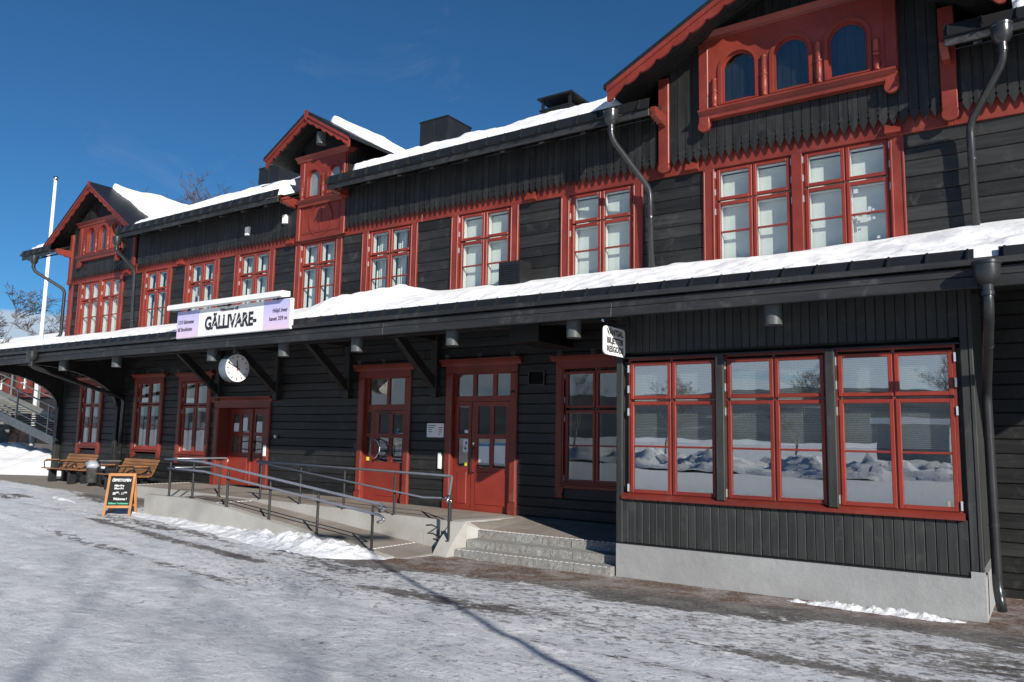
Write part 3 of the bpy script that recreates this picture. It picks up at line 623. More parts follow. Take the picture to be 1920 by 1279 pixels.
hl = MB(); hl.tube([(-12.1+.0,.05,1.98),(-12.06,-.02,1.97),(-11.98,-.03,1.86),(-11.98,-.03,1.74),(-12.06,-.02,1.6),(-12.1,.05,1.58)],.014,8); hl.build('handle', POSTM, d2)
MB().box(-12.40,-12.02,.02,.05,2.585,2.61).build('door_closer', POSTM, d2); MB().box(-12.72,-12.64,.072,.074,1.55,1.63).build('sticker', YELP, d2)
mb = MB(); mb.box(-11.85,-11.79,.067,.069,2.16,2.20); mb.box(-11.84,-11.77,.067,.069,2.22,2.26); mb.build('sticker', BLUEP, d2)
for zh in (2.55,2.2): MB().box(-11.57,-11.53,.03,.05,zh-.04,zh+.03).build('hinge', POSTM, d2)
MB().bbox(-13.02,-12.94,-.05,0,1.78,1.95,.005).build('intercom', POSTM, B)
d3 = doorcase(-10.40,-8.61,.63,3.40,.17,.10,1); z0 = .64
mb = MB(); gridfill(mb,[-10.23,-10.19,-9.77,-9.68,-9.27,-9.18,-8.80,-8.78],[2.83,2.94,3.38,3.40],{(1,1),(3,1),(5,1)},.05,.11); T3 = mb.build('transom_frame', RED2, d3)
for a,b_ in ((-10.19,-9.77),(-9.68,-9.27),(-9.18,-8.80)): MB().box(a,b_,.075,.08,2.94,3.38).build('pane', GLASS, T3)
leaf(d3,-10.22,-9.79,z0,2.82,.05,[(-10.12,-9.86)],[(1.51,2.08),(2.17,2.73)],True,.09)
leaf(d3,-9.77,-8.80,z0,2.82,.05,[(-9.62,-9.32),(-9.23,-8.93)],[(1.51,2.08),(2.17,2.73)])
hl = MB(); hl.tube([(-9.71,.05,1.90),(-9.71,-.02,1.88),(-9.71,-.02,1.42),(-9.71,.05,1.40)],.016,8); hl.build('handle', POSTM, d3); MB().lathe([(.022,0),(.022,.02)],(-9.71,.03,1.98),10,'y').build('lock', CHROME, d3)
po = MB(); po.box(-9.60,-9.34,.065,.067,1.60,1.98); po.box(-9.22,-8.95,.065,.067,1.60,2.0); po.build('poster', PAPER, d3)
po = MB(); po.box(-9.60,-9.34,.063,.065,1.93,1.98); po.box(-9.22,-8.95,.063,.065,1.95,2.0); po.build('poster_heading', BLUEP, d3)
po = MB(); po.box(-10.0,-9.87,.065,.067,1.80,2.06); po.box(-9.97,-9.88,.065,.067,2.19,2.25); po.build('sticker', PAPER, d3); po = MB()
for q in ((-9.94,1.88),(-9.92,1.99)): po.box(q[0]-.03,q[0]+.03,.063,.065,q[1]-.012,q[1]+.012); po.box(q[0]-.008,q[0]+.008,.062,.064,q[1]-.04,q[1]+.04)
po.build('sticker_print', INK, d3); MB().box(-9.95,-9.88,.065,.067,1.53,1.61).build('sticker', YELP, d3)
MB().lathe([(.05,0),(.05,.03),(.03,.05)],(-8.7,-.075,2.98),12,'z').build('sensor', POSTM, d3)
MB().bbox(-10.56,-10.49,-.06,-.01,1.45,1.78,.006).build('card_reader', WHITE, B)
for q in (2.62,2.72): MB().box(-10.27,-10.23,.02,.05,q-.03,q+.02).build('hinge', POSTM, d3)
# wall fittings
vt = MB(); ring(vt,-8.37,-7.99,3.11,3.41,.03,-.05,.0)
for k in range(9): vt.add([(-8.34,-.045,3.135+k*.028),(-8.02,-.045,3.135+k*.028),(-8.02,-.01,3.16+k*.028),(-8.34,-.01,3.16+k*.028)],[(0,1,2,3)])
vt.build('vent_grille', SHEET, B)
vb = MB(); vb.box(-8.85,-8.35,-.42,0,4.9,5.52)
for k in range(12): vb.box(-8.83,-8.37,-.436,-.42,5.0+k*.04,5.022+k*.04)
vb.build('vent_box', SHEET, B)
MB().bbox(-15.76,-15.62,-.045,-.01,1.98,2.08,.004).build('doorbell', POSTM, B); MB().bbox(-15.75,-15.68,-.06,-.044,2.0,2.07,.004).build('doorbell_button', WHITE, B)
for q in ((-17.08,7.32),(-15.62,7.43)): MB().bbox(q[0]-.07,q[0]+.07,-.22,-.13,q[1]-.11,q[1]+.11,.01).build('alarm_box', WHITE, B)

# ---- bay
bay = MB(); bay.ext([(-1.90,.1),(0,.1),(0,.60),(-1.90,.60)],'x',-5.49,-.757); bay.ext([(-5.5,-.02),(-.757,-.02),(-.757,.66),(-.90,.66),(-.90,.59),(-5.5,.59)],'y',-1.952,-1.90)
bay_o = bay.build('bay_plinth', PLINTH, B)
co = MB(); co.box(-5.46,-.86,-1.86,-1.80,3.30,4.3); co.box(-5.46,-.86,-1.86,-1.8,.6,1.27); co.box(-5.46,-5.30,-1.86,0,.6,4.3); co.box(-.98,-.84,-1.86,0,.6,4.3); co.box(-5.4,-.9,-1.2,-1.1,1.0,3.4)
co.box(-5.4,-.9,-1.8,-1.1,.62,.7); co.build('bay_frame', BAY_V, B)
def vboards(x0, x1, z0, z1, y, th, w_, mat, par, name, side=None):
    n = round((x1-x0)/w_); w2 = (x1-x0)/n; mb = MB().bbox(0,w2-.006,-th,.0,z0,z1,.007)
    me_ = mb.mesh(name); me_.materials.append(mat)
    for i in range(n):
        o = bpy.data.objects.new(name, me_); link(o, par)
        if side is None: o.location = (x0+i*w2, y+random.uniform(-.002,.002), 0)
        else: o.rotation_euler = (0,0,R(90)*side); o.location = (y, x0+i*w2+(0 if side > 0 else w2), 0)
vboards(-5.42,-.90,.605,1.245,-1.90,.035,.1145,BAY_V,B,'siding_board'); vboards(-5.42,-.90,3.42,4.25,-1.90,.035,.1145,BAY_V,B,'siding_board')
vboards(-1.88,-.02,.66,4.2,-.815,.03,.1145,BAY_V,B,'side_board',1); vboards(-1.88,-.02,.66,4.2,-5.465,.03,.1145,BAY_V,B,'side_board',-1)
for a,b_ in ((-5.5,-5.40),(-.90,-.81),(-.81,-.765)):
    MB().bbox(a,b_,-1.955 if a > -.85 or a < -5 else -1.945,-1.86,.662 if a > -1 else .60,4.22,.008).build('corner_board', BAY_V, B)
for a,b_ in ((-3.93,-3.81),(-2.45,-2.33)): MB().bbox(a,b_,-2.0,-1.85,1.30,3.35,.01).build('bay_post', BAY_V, B)
MB().ext([(-1.89,3.34),(-1.98,3.33),(-1.98,3.35),(-1.89,3.40)],'x',-5.42,-.9).build('drip_moulding', SHEET, B)
MB().ext([(-1.90,1.24),(-1.99,1.24),(-1.99,1.285),(-1.90,1.33)],'x',-5.40,-.93).build('window_sill', RED, B)
MB().ext([(-1.86,.585),(-1.96,.585),(-1.96,.597),(-1.86,.612)],'x',-5.5,-.9).build('base_flashing', SHEET, B)
for u in ((-5.31,-3.925),(-3.815,-2.445),(-2.335,-.955)):
    window(u[0],u[1],3.335,1.325,0,[u],[(3.22,2.77,None),(2.63,1.385,2.02)],-1.915,'bay_window',GLASSB,'slats',0,0,.052,.03,False)
MB().box(-1.11,-1.03,-1.899,-1.896,1.39,1.45).build('sticker', YELP, B)

# ---- red frieze, consoles, pointed eave boards
ZB0, ZB1 = ZT, 7.11
fx = [-26.28,-22.42,-20.1,-16.9,-15.2,-13.6,-11.2,-8.3,-5.6,-1.0,2.4]
for a,b_ in zip(fx[:-1],fx[1:]): MB().bbox(a+.001,b_-.001,-.056,.02,ZB0,ZB1,.006).build('frieze_board', RED, B)
con = MB().ext([(0,.17),(-.05,.17),(-.12,.05),(-.12,.01),(0,.0)],'x',-.11,.11).mesh('console'); con.materials.append(RED)
for xx in (-22.88,-20.09,-15.46,-8.33,-4.98,-1.79): o = bpy.data.objects.new('console', con); link(o,B); o.location = (xx,-.05,ZB0+.01)
PW = .1423
def board_me(zt0, zt1=None, w_=PW-.008, zb=6.905, name='eave_board'):
    zt1 = zt0 if zt1 is None else zt1; s = zb+.135
    pts = [(0,zt0),(0,s+.155),(.011,s+.14),(0,s+.125),(0,s+.075),(.017,s+.045),(.004,s+.035),(.004,s),(w_*.5,zb),(w_-.004,s),(w_-.004,s+.035),(w_-.017,s+.045),(w_,s+.075),(w_,s+.125),(w_-.011,s+.14),(w_,s+.155),(w_,zt1)]
    m_ = MB().ext(pts,'y',-.15,-.122).mesh(name); m_.materials.append(BLK_V); return m_
eb = board_me(7.97)
for a,b_ in ((-22.22,-15.26),(-13.50,-5.62),(-.86,2.4)):
    n = round((b_-a)/PW)
    for i in range(n): o = bpy.data.objects.new('eave_board', eb); link(o,B); o.location = (a+i*(b_-a)/n, random.uniform(-.004,.004), random.uniform(-.003,.003))
mb = MB(); mb.box(-26.2,2.4,-.105,.03,7.12,7.98); mb.build('eave_backing', BLK_V, B)
mb = MB(); mb.box(-22.2,-15.3,-.158,-.15,7.135,7.143); mb.build('cable', POSTM, B)

# ---- gables
def roofz(y): return 7.82+.45*(y+.72)
GAB = []
def gable(xc, hw, za, ze, yb, nsc, dv, yback=3.9, boards=None, zb=6.905):
    sl = (za-ze)/hw; GAB.append((xc,hw,za,ze,yb,sl))
    mb = MB()
    for s in (-1,1):
        P = [(xc,za+.05),(xc+s*(hw+.06),ze+.05-.06*sl),(xc+s*(hw+.06),ze-.03-.06*sl),(xc,za-.03)]
        mb.ext(P,'y',yb-.03,yback)
    g = mb.build('gable_roof', SHEET, B)
    for s in (-1,1):
        outer = [(xc+s*hw,ze),(xc,za)]; inn = []
        nn = nsc*8
        for i in range(nn+1):
            t = i/nn; x_ = xc+s*hw*t; z_ = za-sl*hw*t
            ph = (t*nsc)%1.0; a = .042*math.sin(math.pi*min(1,ph/.86)) if ph < .86 else -.014
            if t > .94: a = .07*math.sin(math.pi*(t-.94)/.06*.9)+.02
            inn.append((x_, z_-dv-a))
        MB().ext(outer+inn,'y',yb,yb+.045).build('barge_board', RED, g)
        top = [(xc+s*hw,ze),(xc,za),(xc,za-dv*.52),(xc+s*hw,ze-dv*.52)]
        MB().ext(top,'y',yb-.028,yb-.001).build('barge_moulding', RED, g)
    MB().ext([(xc-.05,za+.06),(xc+.05,za+.06),(xc+.06,za-.12),(xc,za-.2),(xc-.06,za-.12)],'y',yb-.05,yb-.03).build('apex_block', RED, g)
    sm = MB()                                              # soffit boards seen from below
    for s in (-1,1):
        y = yb+.05
        while y < 0:
            P = [(xc,za-.035),(xc+s*hw,ze-.035),(xc+s*hw,ze-.06),(xc,za-.06)]; sm.ext(P,'y',y,min(0.,y+.118)); y += .125
    sm.build('soffit', BLK_V, g, kind='stuff')
    if boards:
        a,b_ = boards; n = round((b_-a)/PW); w2 = (b_-a)/n
        for i in range(n):
            x_ = a+i*w2; z0_ = za-sl*abs(x_-xc)-.05; z1_ = za-sl*abs(x_+w2-xc)-.05
            o = bpy.data.objects.new('gable_board', board_me(z0_,z1_,w2-.008,zb,'gable_board')); link(o,B); o.location = (x_,random.uniform(-.003,.003),0)
        bk = MB(); bk.ext([(a,7.1),(b_,7.1),(b_,za-sl*abs(b_-xc)-.06),(xc,za-.06),(a,za-sl*abs(a-xc)-.06)],'y',-.12,-.02); bk.build('gable_backing', BLK_V, g)
    return g
def arch(xa, xb, zb, zt, n=12):
    r = (xb-xa)/2; xm = (xa+xb)/2; zc = zt-r
    return [(xa,zb),(xb,zb)]+[(xm+r*math.cos(math.pi*k/n),zc+r*math.sin(math.pi*k/n)) for k in range(n+1)]
def plate(outer, holes, y0, y1, name):
    bm = bmesh.new(); es = []
    for lp in [outer]+holes:
        vs = [bm.verts.new((p[0],y0,p[1])) for p in lp]; es += [bm.edges.new((vs[i],vs[(i+1)%len(vs)])) for i in range(len(vs))]
    bmesh.ops.triangle_fill(bm, edges=es, use_beauty=True, use_dissolve=False)
    r_ = bmesh.ops.extrude_face_region(bm, geom=bm.faces[:]); bmesh.ops.translate(bm, vec=(0,y1-y0,0), verts=[v for v in r_['geom'] if isinstance(v,bmesh.types.BMVert)])
    bmesh.ops.recalc_face_normals(bm, faces=bm.faces); m_ = bpy.data.meshes.new(name); bm.to_mesh(m_); bm.free(); return m_
def column(x, z0, z1, y, r, par):
    h = z1-z0
    MB().lathe([(r*.95,0),(r*1.05,.04*h),(r*.62,.08*h),(r*1.0,.12*h),(r*1.0,.45*h),(r*.62,.5*h),(r*1.1,.53*h),(r*1.1,.57*h),(r*.6,.61*h),(r*.9,.64*h),(r*.75,.98*h),(r*1.0,h)],(x,y,z0),12).build('column', RED, par, True)
def arched(x0, x1, z0, z1, wins, y, pend=.32, cols=(), sill_ext=.06, corn=.10):
    holes = [arch(a,b_,c,d) for a,b_,c,d in wins]
    S_ = obj('gable_window', plate([(x0,z0),(x1,z0),(x1,z1),(x0,z1)],holes,y,y+.1,'gable_window'), RED, B)
    m2 = MB(); m2.box(x0,x0+.05,y+.1,-.1,z0,z1); m2.box(x1-.05,x1,y+.1,-.1,z0,z1); m2.box(x0+.05,x1-.05,y+.1,-.1,z1-.05,z1); m2.box(x0+.05,x1-.05,y+.1,-.1,z0,z0+.05)
    pf = [(y+.1,z1-.02),(y-.02,z1-.02),(y-.035,z1+.03),(y-.10,z1+corn*.8),(y-.12,z1+corn),(y+.3,z1+corn+.04)]; m2.ext(pf,'x',x0-.1,x1+.1)
    pf = [(y+.1,z0-.13),(y-.03,z0-.13),(y-.05,z0-.05),(y-.13,z0-.01),(y-.13,z0+.02),(y+.02,z0+.05)]; m2.ext(pf,'x',x0-sill_ext*0+.02,x1-.02)
    m2.bbox(x0,x0+.17,y-.022,y+.02,z0+.05,z1-.05,.012); m2.bbox(x1-.17,x1,y-.022,y+.02,z0+.05,z1-.05,.012)
    if pend:
        for a in (x0,x1-.19):
            c = a+.095; m2.bbox(a,a+.19,y-.04,-.155,z0-.21,z0+.06,.012)
            m2.lathe([(.098,0),(.105,.006),(.105,.07)],(c,y-.053,z0-.24),18,'y')
    m2.build('window_surround', RED, S_)
    for a,b_,c,d in wins:
        r = (b_-a)/2; o_ = arch(a-.055,b_+.055,c-.02,d+.055,16); i_ = arch(a+.002,b_-.002,c+.002,d-.002,16)
        obj('arch_moulding', plate(o_,[i_],y-.025,y+.01,'arch_moulding'), RED, S_)
        obj('sash', plate(arch(a-.003,b_+.003,c-.003,d+.003,16),[arch(a+.035,b_-.035,c+.04,d-.035,16)],y+.035,y+.07,'sash'), RED2, S_)
        obj('pane', plate(arch(a+.03,b_-.03,c+.03,d-.03,16),[],y+.05,y+.055,'pane'), GLASS, S_)
    for cx_,cz0,cz1 in cols: column(cx_,cz0,cz1,y-.02,.055,S_)
    bk = MB().box(x0+.02,x1-.02,-.11,-.10,z0,z1); bk.build('window_backing', DUSTY, S_); return S_
def gpost(x0, x1, zt, zb=6.80, par=None):
    xm = (x0+x1)/2; w_ = x1-x0
    mb = MB(); mb.bbox(x0,x1,-.21,-.15,zb+.16,zt,.012); mb.lathe([(w_*.50,0),(w_*.53,.006),(w_*.53,.07)],(xm,-.222,zb+.1),20,'y'); mb.build('gable_post', RED, B)
def scroll(x, y0, y1, z, w_=.10):
    L = y0-y1; pts = [(y0,z+.14),(y1,z+.14),(y1-.02,z+.06),(y1+.01,z+.01),(y1+.03,z-.03),(y1+.06,z-.005),(y1+.09,z-.05),(y1+.13,z-.015),(y1+.17,z-.06),(y1+.22,z-.02),(y1+.27,z-.07),(y0,z-.08)]
    MB().ext(pts,'x',x-w_/2,x+w_/2).build('eave_bracket', RED, B)
gable(-3.21,2.97,9.80,8.28,-1.0,10,.235,boards=(-5.36,-1.13))
gable(-24.45,2.54,9.75,8.06,-.62,9,.20,boards=(-26.10,-22.47))
gable(-14.42,1.46,9.76,8.90,-.66,6,.20,yback=3.9,boards=None)
gpost(-5.57,-5.37,8.55); gpost(-1.12,-.91,8.55); gpost(-26.18,-26.02,8.4,6.72); gpost(-22.47,-22.32,8.12,6.80)
arched(-4.78,-1.66,7.70,9.0,[(-4.38,-3.80,7.80,8.68),(-3.51,-2.94,7.80,8.68),(-2.65,-2.07,7.80,8.68)],-.27,cols=[(-4.5,7.76,8.25),(-3.655,7.76,8.45),(-2.795,7.76,8.45),(-1.95,7.76,8.25)])
arched(-25.58,-23.12,7.56,8.58,[(-25.08,-24.66,7.66,8.47),(-24.36,-23.94,7.66,8.47),(-23.68,-23.26,7.66,8.47)],-.22,cols=[(-25.2,7.62,8.1),(-24.51,7.62,8.3),(-23.81,7.62,8.3)])
for xx,yy in ((-5.47,-.66),(-1.02,-.66),(-26.1,-.66)): scroll(xx,-.2,yy,7.72)
# central dormer
arched(-15.14,-13.55,7.76,8.80,[(-14.86,-14.43,7.86,8.54),(-14.13,-13.71,7.86,8.54)],-.17,pend=0,cols=[(-15.02,7.80,8.3),(-14.28,7.80,8.36),(-13.63,7.8,8.3)])
mb = MB(); mb.box(-15.20,-13.54,-.132,.02,6.81,7.72); mb.bbox(-15.22,-15.08,-.17,-.11,6.80,7.74,.015); mb.bbox(-13.68,-13.52,-.17,-.11,6.8,7.74,.015); mb.bbox(-15.22,-13.52,-.15,-.11,6.80,6.90,.015)
DP = mb.build('dormer_panel', RED, B)
obj('panel_ornament', plate([(-14.37+.43*math.cos(a)*.95,7.27+.43*math.sin(a)) for a in np.linspace(0,2*math.pi,40)[:-1]],[[(-14.37+.385*math.cos(a)*.95,7.27+.385*math.sin(a)) for a in np.linspace(0,2*math.pi,40)[:-1]]],-.155,-.12,'panel_ornament'), RED, DP)
mb = MB(); ring(mb,-15.05,-13.71,6.95,7.68,.05,-.146,-.12); mb.box(-14.395,-14.345,-.148,-.115,7.0,7.55); mb.build('panel_moulding', RED, DP)
mb = MB(); mb.ext([(-15.2,7.6),(-13.54,7.6),(-13.54,9.15),(-14.42,9.62),(-15.2,9.18)],'y',-.1,-.04); mb.box(-15.2,-15.1,-.1,3.2,7.6,9.1); mb.box(-13.64,-13.54,-.1,3.2,7.6,9.1)
y = -.1
while y < 2.6: mb.box(-13.54,-13.525,y,y+.125,7.9,9.08); mb.box(-15.215,-15.2,y,y+.125,7.9,9.08); y += .135
mb.build('dormer_wall', BLK_V, B)
mb = MB(); mb.lathe([(.12,0),(.12,.28)],(-14.15,-.42,9.0),16); mb.build('dormer_lamp', LAMPG, B)
scroll(-15.28,-.15,-.66,7.74,.12); scroll(-13.5,-.15,-.66,7.74,.12)
# ---- main roof with eaves
mb = MB()
EAVES = [(-28.2,-26.35),(-22.42,-15.22),(-13.52,-5.5),(-1.0,4)]
mb.ext([(0,roofz(0)),(5,roofz(5)),(10.8,roofz(-.8)),(10.8,roofz(-.8)-.08),(5,roofz(5)-.08),(0,roofz(0)-.08)],'x',-28.2,4)
for a,b_ in EAVES: mb.ext([(0,roofz(0)),(-.72,roofz(-.72)),(-.72,roofz(-.72)-.05),(0,roofz(0)-.06)],'x',a,b_)
RF = mb.build('roof', SHEET, B)
for a,b_ in EAVES:
    MB().bbox(a,b_,-.755,-.722,7.68,7.80,.006).build('eave_fascia', BLK_F, RF)
    mb = MB(); y = -.715
    while y < -.16: z_ = roofz(y)-.13; mb.ext([(y,z_),(y+.125,z_+.056),(y+.125,z_+.074),(y,z_+.018)],'x',a,b_); y += .13
    mb.build('eave_soffit', BLK_H, RF)
    MB().ext([(-.765,7.80),(-.80,7.81),(-.735,8.0),(-.72,8.0)],'x',a,b_).build('standing_gutter', SHEET, RF)
    n = int((b_-a)/.41)
    for i in range(n+1):
        x_ = a+.05+i*.41; MB().ext([(-.80,7.81),(-.86,7.81),(-.75,8.005),(-.735,8.0)],'x',x_-.007,x_+.007).build('gutter_bracket', SHEET, RF)
    mb = MB(); mb.tube([(a,-.165,7.875),(b_,-.165,7.875)],.007,5); mb.build('eave_cable', PIPE, RF)
    n = int((b_-a)/.9)
    for i in range(n): x_ = a+.4+i*.9; MB().ext([(-.715,7.63),(-.16,7.86),(-.16,7.90),(-.715,7.68)],'x',x_-.05,x_+.05).build('rafter_end', BLK_V, RF)
def chimney(xc, yc, wx, wy, zt, cap=False):
    zr = roofz(yc)-.5; mb = MB(); mb.box(xc-wx/2,xc+wx/2,yc-wy/2,yc+wy/2,zr,zt); mb.box(xc-wx/2-.02,xc+wx/2+.02,yc-wy/2-.02,yc+wy/2+.02,zt-.03,zt)
    for q in (-.0,): mb.box(xc-.008,xc+.008,yc-wy/2-.012,yc-wy/2,zr,zt)
    c = mb.build('chimney', SHEET, RF)
    if cap:
        m2 = MB()
        for sx in (-1,1):
            for sy in (-1,1): m2.box(xc+sx*(wx/2-.05)-.03,xc+sx*(wx/2-.05)+.03,yc+sy*(wy/2-.05)-.03,yc+sy*(wy/2-.05)+.03,zt,zt+.25)
        m2.box(xc-wx/2-.06,xc+wx/2+.06,yc-wy/2-.06,yc+wy/2+.06,zt+.25,zt+.29); m2.build('chimney_cap', SHEET, c)
chimney(-13.15,3.0,.95,1.0,10.46); chimney(-9.45,3.0,.85,.8,9.98,True); chimney(-19.9,3.0,.95,.9,10.42)
# ---- snow on the roofs
def main_z(X, Y): return 7.82+.45*(Y+.72)
def snow_field(name, x0, x1, y0, y1, zf, tf, keepf, label, st=.07):
    X, Y = np.meshgrid(np.arange(x0,x1+st/2,st), np.arange(y0,y1+st/2,st)); Z0 = zf(X,Y); T = tf(X,Y)
    kp = keepf(X,Y)&(T > .01); kc = kp[:-1,:-1]&kp[1:,1:]&kp[:-1,1:]&kp[1:,:-1]
    edge_ = np.zeros_like(kp); pad = np.pad(kc,1); vin = pad[:-1,:-1]&pad[1:,1:]&pad[:-1,1:]&pad[1:,:-1]     # interior vertices
    Zt = np.where(vin, Z0+T, Z0-.01)
    X2 = X+.03*(fbm(X*9,Y*9,2,4)-.5); Y2 = np.where(vin,Y,Y)
    me_ = gridmesh(name, X2, Y2, Zt, kc); return obj(name, me_, SNOW, None, label=label, cat='snow', kind='stuff')
def ingab(X, Y):
    r_ = np.zeros(X.shape,bool)
    for xc,hw,za,ze,yb,sl in GAB:
        gz = za-sl*np.abs(X-xc); r_ |= (np.abs(X-xc) < hw+.02)&(gz > main_z(X,Y)-.02)&(Y > yb)
    return r_
def tmain(X, Y):
    n = fbm(X*.8,Y*.8,4,5); lump = fbm(X*3.2,Y*2.5,3,6)
    return np.maximum(0,(.25+.34*(n-.35)+.14*(lump-.5))*sst(-.73,-.60,Y+.05*(fbm(X*2.3,Y*0,3,8)-.5))+.10*sst(-.5,1,Y))
EI = [(a+.0,b_-.0) for a,b_ in EAVES]
def kmain(X, Y):
    on = Y > .02
    for a,b_ in EI: on |= (X > a+.1)&(X < b_-.02)
    return on&~ingab(X,Y)
snow_field('roof_snow',-28.0,3.6,-.73,3.4,main_z,tmain,kmain,'deep snow lying on the main roof between the gables')
names = ['snow on the bare edged roof of the big right gable','snow on the right slope of the far left gable roof','snow cap on the small central dormer roof']
for k,(xc,hw,za,ze,yb,sl) in enumerate(GAB):
    st0 = (.9,.55,.75)[k]
    zf = lambda X,Y: za+.05-sl*np.abs(X-xc)
    kf = lambda X,Y: (Y > yb+st0+.35*(fbm(X*1.6,Y*1.6,3,40+k)-.4)+(.5 if k == 1 else .3)*np.abs(X-xc)/hw)&(za+.07-sl*np.abs(X-xc) > main_z(X,Y)-.05)&(np.abs(X-xc) < hw)
    tf = lambda X,Y: .13+.2*(fbm(X*1.2,Y*1.2,4,50+k)-.3)
    snow_field('roof_snow',xc-hw,xc+hw,yb,3.9,zf,tf,kf,names[k],.06)
# ---- downpipes
def pipe(pts, r=.05, fun=None, name='downpipe', nosm=False):
    P = [Vector(p) for p in pts]; out = [P[0]]
    for i in range(1,len(P)-1):
        a = (P[i-1]-P[i]).normalized(); b_ = (P[i+1]-P[i]).normalized(); q = min(.14,(P[i-1]-P[i]).length*.4,(P[i+1]-P[i]).length*.4)
        for t in (0,.25,.5,.75,1): out.append((P[i]+a*q)*(1-t)**2+P[i]*2*t*(1-t)+(P[i]+b_*q)*t*t)
    out.append(P[-1]); mb = MB().tube(out,r,14); pp = mb.build(name, PIPE, B, True)
    for i in range(len(P)-1):
        if (P[i+1]-P[i]).length > .8:
            d = (P[i+1]-P[i]).normalized(); L = (P[i+1]-P[i]).length; k = .5
            while k < L-.2: c = P[i]+d*k; MB().tube([c,c+d*.03],r+.006,14).build('pipe_collar', PIPE, pp); k += 1.05
    if fun:
        q_ = fun; m2 = MB().lathe([(r*1.05,-.27),(r*1.2,-.265),(r*1.2,-.22),(r*1.05,-.21),(r*1.1,-.15),(r*1.9,-.11),(r*2.35,-.055),(r*2.5,0),(r*2.5,.07),(r*2.68,.08),(r*2.68,.11),(r*2.4,.11),(r*2.3,.0)],P[0],20)
        m_ = m2.mesh('funnel'); autosmooth(m_,35); obj('funnel', m_, PIPE, pp)
pipe([(-6.16,-.88,7.74),(-6.16,-.88,7.36),(-5.74,-.2,6.55),(-5.71,-.17,5.0)],.052,.32)
pipe([(-.31,-.90,7.62),(-.31,-.90,7.22),(-.78,-.2,6.68),(-.765,-.17,5.0)],.052,.32)
pipe([(-22.1,-.88,7.55),(-22.1,-.88,7.28),(-22.27,-.2,6.88),(-22.22,-.17,5.0)],.05,.28)
pipe([(-27.0,-.9,7.55),(-27.0,-.9,7.2),(-26.62,-.05,6.66),(-26.62,-.05,5.15),(-26.75,-.2,5.0)],.05,.28)
pipe([(-.53,-2.84,4.02),(-.53,-2.84,3.55),(-.66,-1.75,2.75),(-.66,-1.62,.45),(-.62,-1.75,.22)],.055,.26)
pipe([(-22.2,-2.84,4.02),(-22.2,-2.84,3.75),(-22.45,-.12,3.05),(-22.45,-.12,.62)],.055,.26)

# ---- canopy
cz = lambda y: 4.95+(4.22-4.95)*(y/-2.66)
CX0, CX1 = -28.2, 3.2
mb = MB().ext([(0.02,cz(0)),(-2.66,cz(-2.66)),(-2.66,cz(-2.66)-.05),(0.02,cz(0)-.07)],'x',CX0,CX1); CAN = mb.build('canopy', SHEET, B)
x = CX0+.1
while x < CX1:
    MB().ext([(0,cz(0)-.08),(-2.60,cz(-2.6)-.06),(-2.60,cz(-2.6)-.17),(0,cz(0)-.24)],'x',x-.045,x+.045).build('rafter', BLK_H, CAN); x += .93
sx = [CX0,-23.4,-18.9,-14.1,-9.7,-5.2,-.62,CX1]
for a,b_ in zip(sx[:-1],sx[1:]):
    MB().bbox(a+.001,b_-.001,-2.70,-2.655,4.005,4.105,.006).build('fascia_board', BLK_F, CAN); MB().bbox(a+.001,b_-.001,-2.715,-2.655,3.87,4.0,.008).build('fascia_board', BLK_F, CAN)
    MB().ext([(-2.655,4.13),(-2.76,4.125),(-2.765,4.19),(-2.655,4.215)],'x',a+.001,b_-.001).build('fascia_trim', BLK_F, CAN)
for a,b_ in ((CX0,-.66),(-.42,CX1)):
    MB().ext([(-2.63,4.205),(-2.66,4.20),(-2.58,4.345),(-2.565,4.345)],'x',a,b_).build('standing_gutter', SHEET, CAN)
    x = b_-.06 if b_ < 0 else a+.06; st_ = -.412 if b_ < 0 else .412
    while a < x < b_: MB().ext([(-2.66,4.20),(-2.735,4.20),(-2.60,4.35),(-2.58,4.345)],'x',x-.012,x+.012).build('gutter_bracket', SHEET, CAN); x += st_
MB().bbox(CX0,CX1,-1.55,-1.38,4.02,4.26,.01).build('beam', BLK_H, CAN)
for xx in (-18.0,-15.70,-13.24,-10.66):
    MB().bbox(xx-.075,xx+.075,-.16,-.0,2.92,4.6,.01).build('wall_post', BLK_V, CAN)
    MB().ext([(-.12,3.05),(-.12,3.28),(-1.42,4.30),(-1.52,4.16)],'x',xx-.06,xx+.06).build('brace', BLK_V, CAN)
    MB().box(xx-.06,xx+.06,-2.6,0,4.10,4.22).build('tie_beam', BLK_H, CAN)
for xx in (-26.24,-22.78):
    el_ = [(-2.45+2.3*math.cos(t),2.80+1.06*math.sin(t)) for t in np.linspace(0,math.pi/2,16)]
    MB().ext([(-.0,2.80)]+el_+[(-2.62,3.86),(-2.62,4.12),(0,4.5)],'x',xx-.05,xx+.05).build('arched_brace', BLK_V, CAN)
    mb = MB()
    for p,q in zip(el_[:-1],el_[1:]): mb.ext([(p[0],p[1]),(q[0],q[1]),(q[0]-.02,q[1]-.03),(p[0]-.03,p[1]-.012)],'x',xx-.065,xx+.065)
    mb.build('brace_trim', BLK_F, CAN)
    MB().bbox(xx-.09,xx+.09,-.15,0,.45,2.86,.012).build('pilaster', BLK_V, B)
MB().bbox(-26.36,-26.12,-.06,.1,4.4,ZT,.01).build('corner_board', RED, B)
MB().box(-7.75,-7.15,-1.6,-.4,3.75,4.1).build('vent_duct', SHEET, CAN)
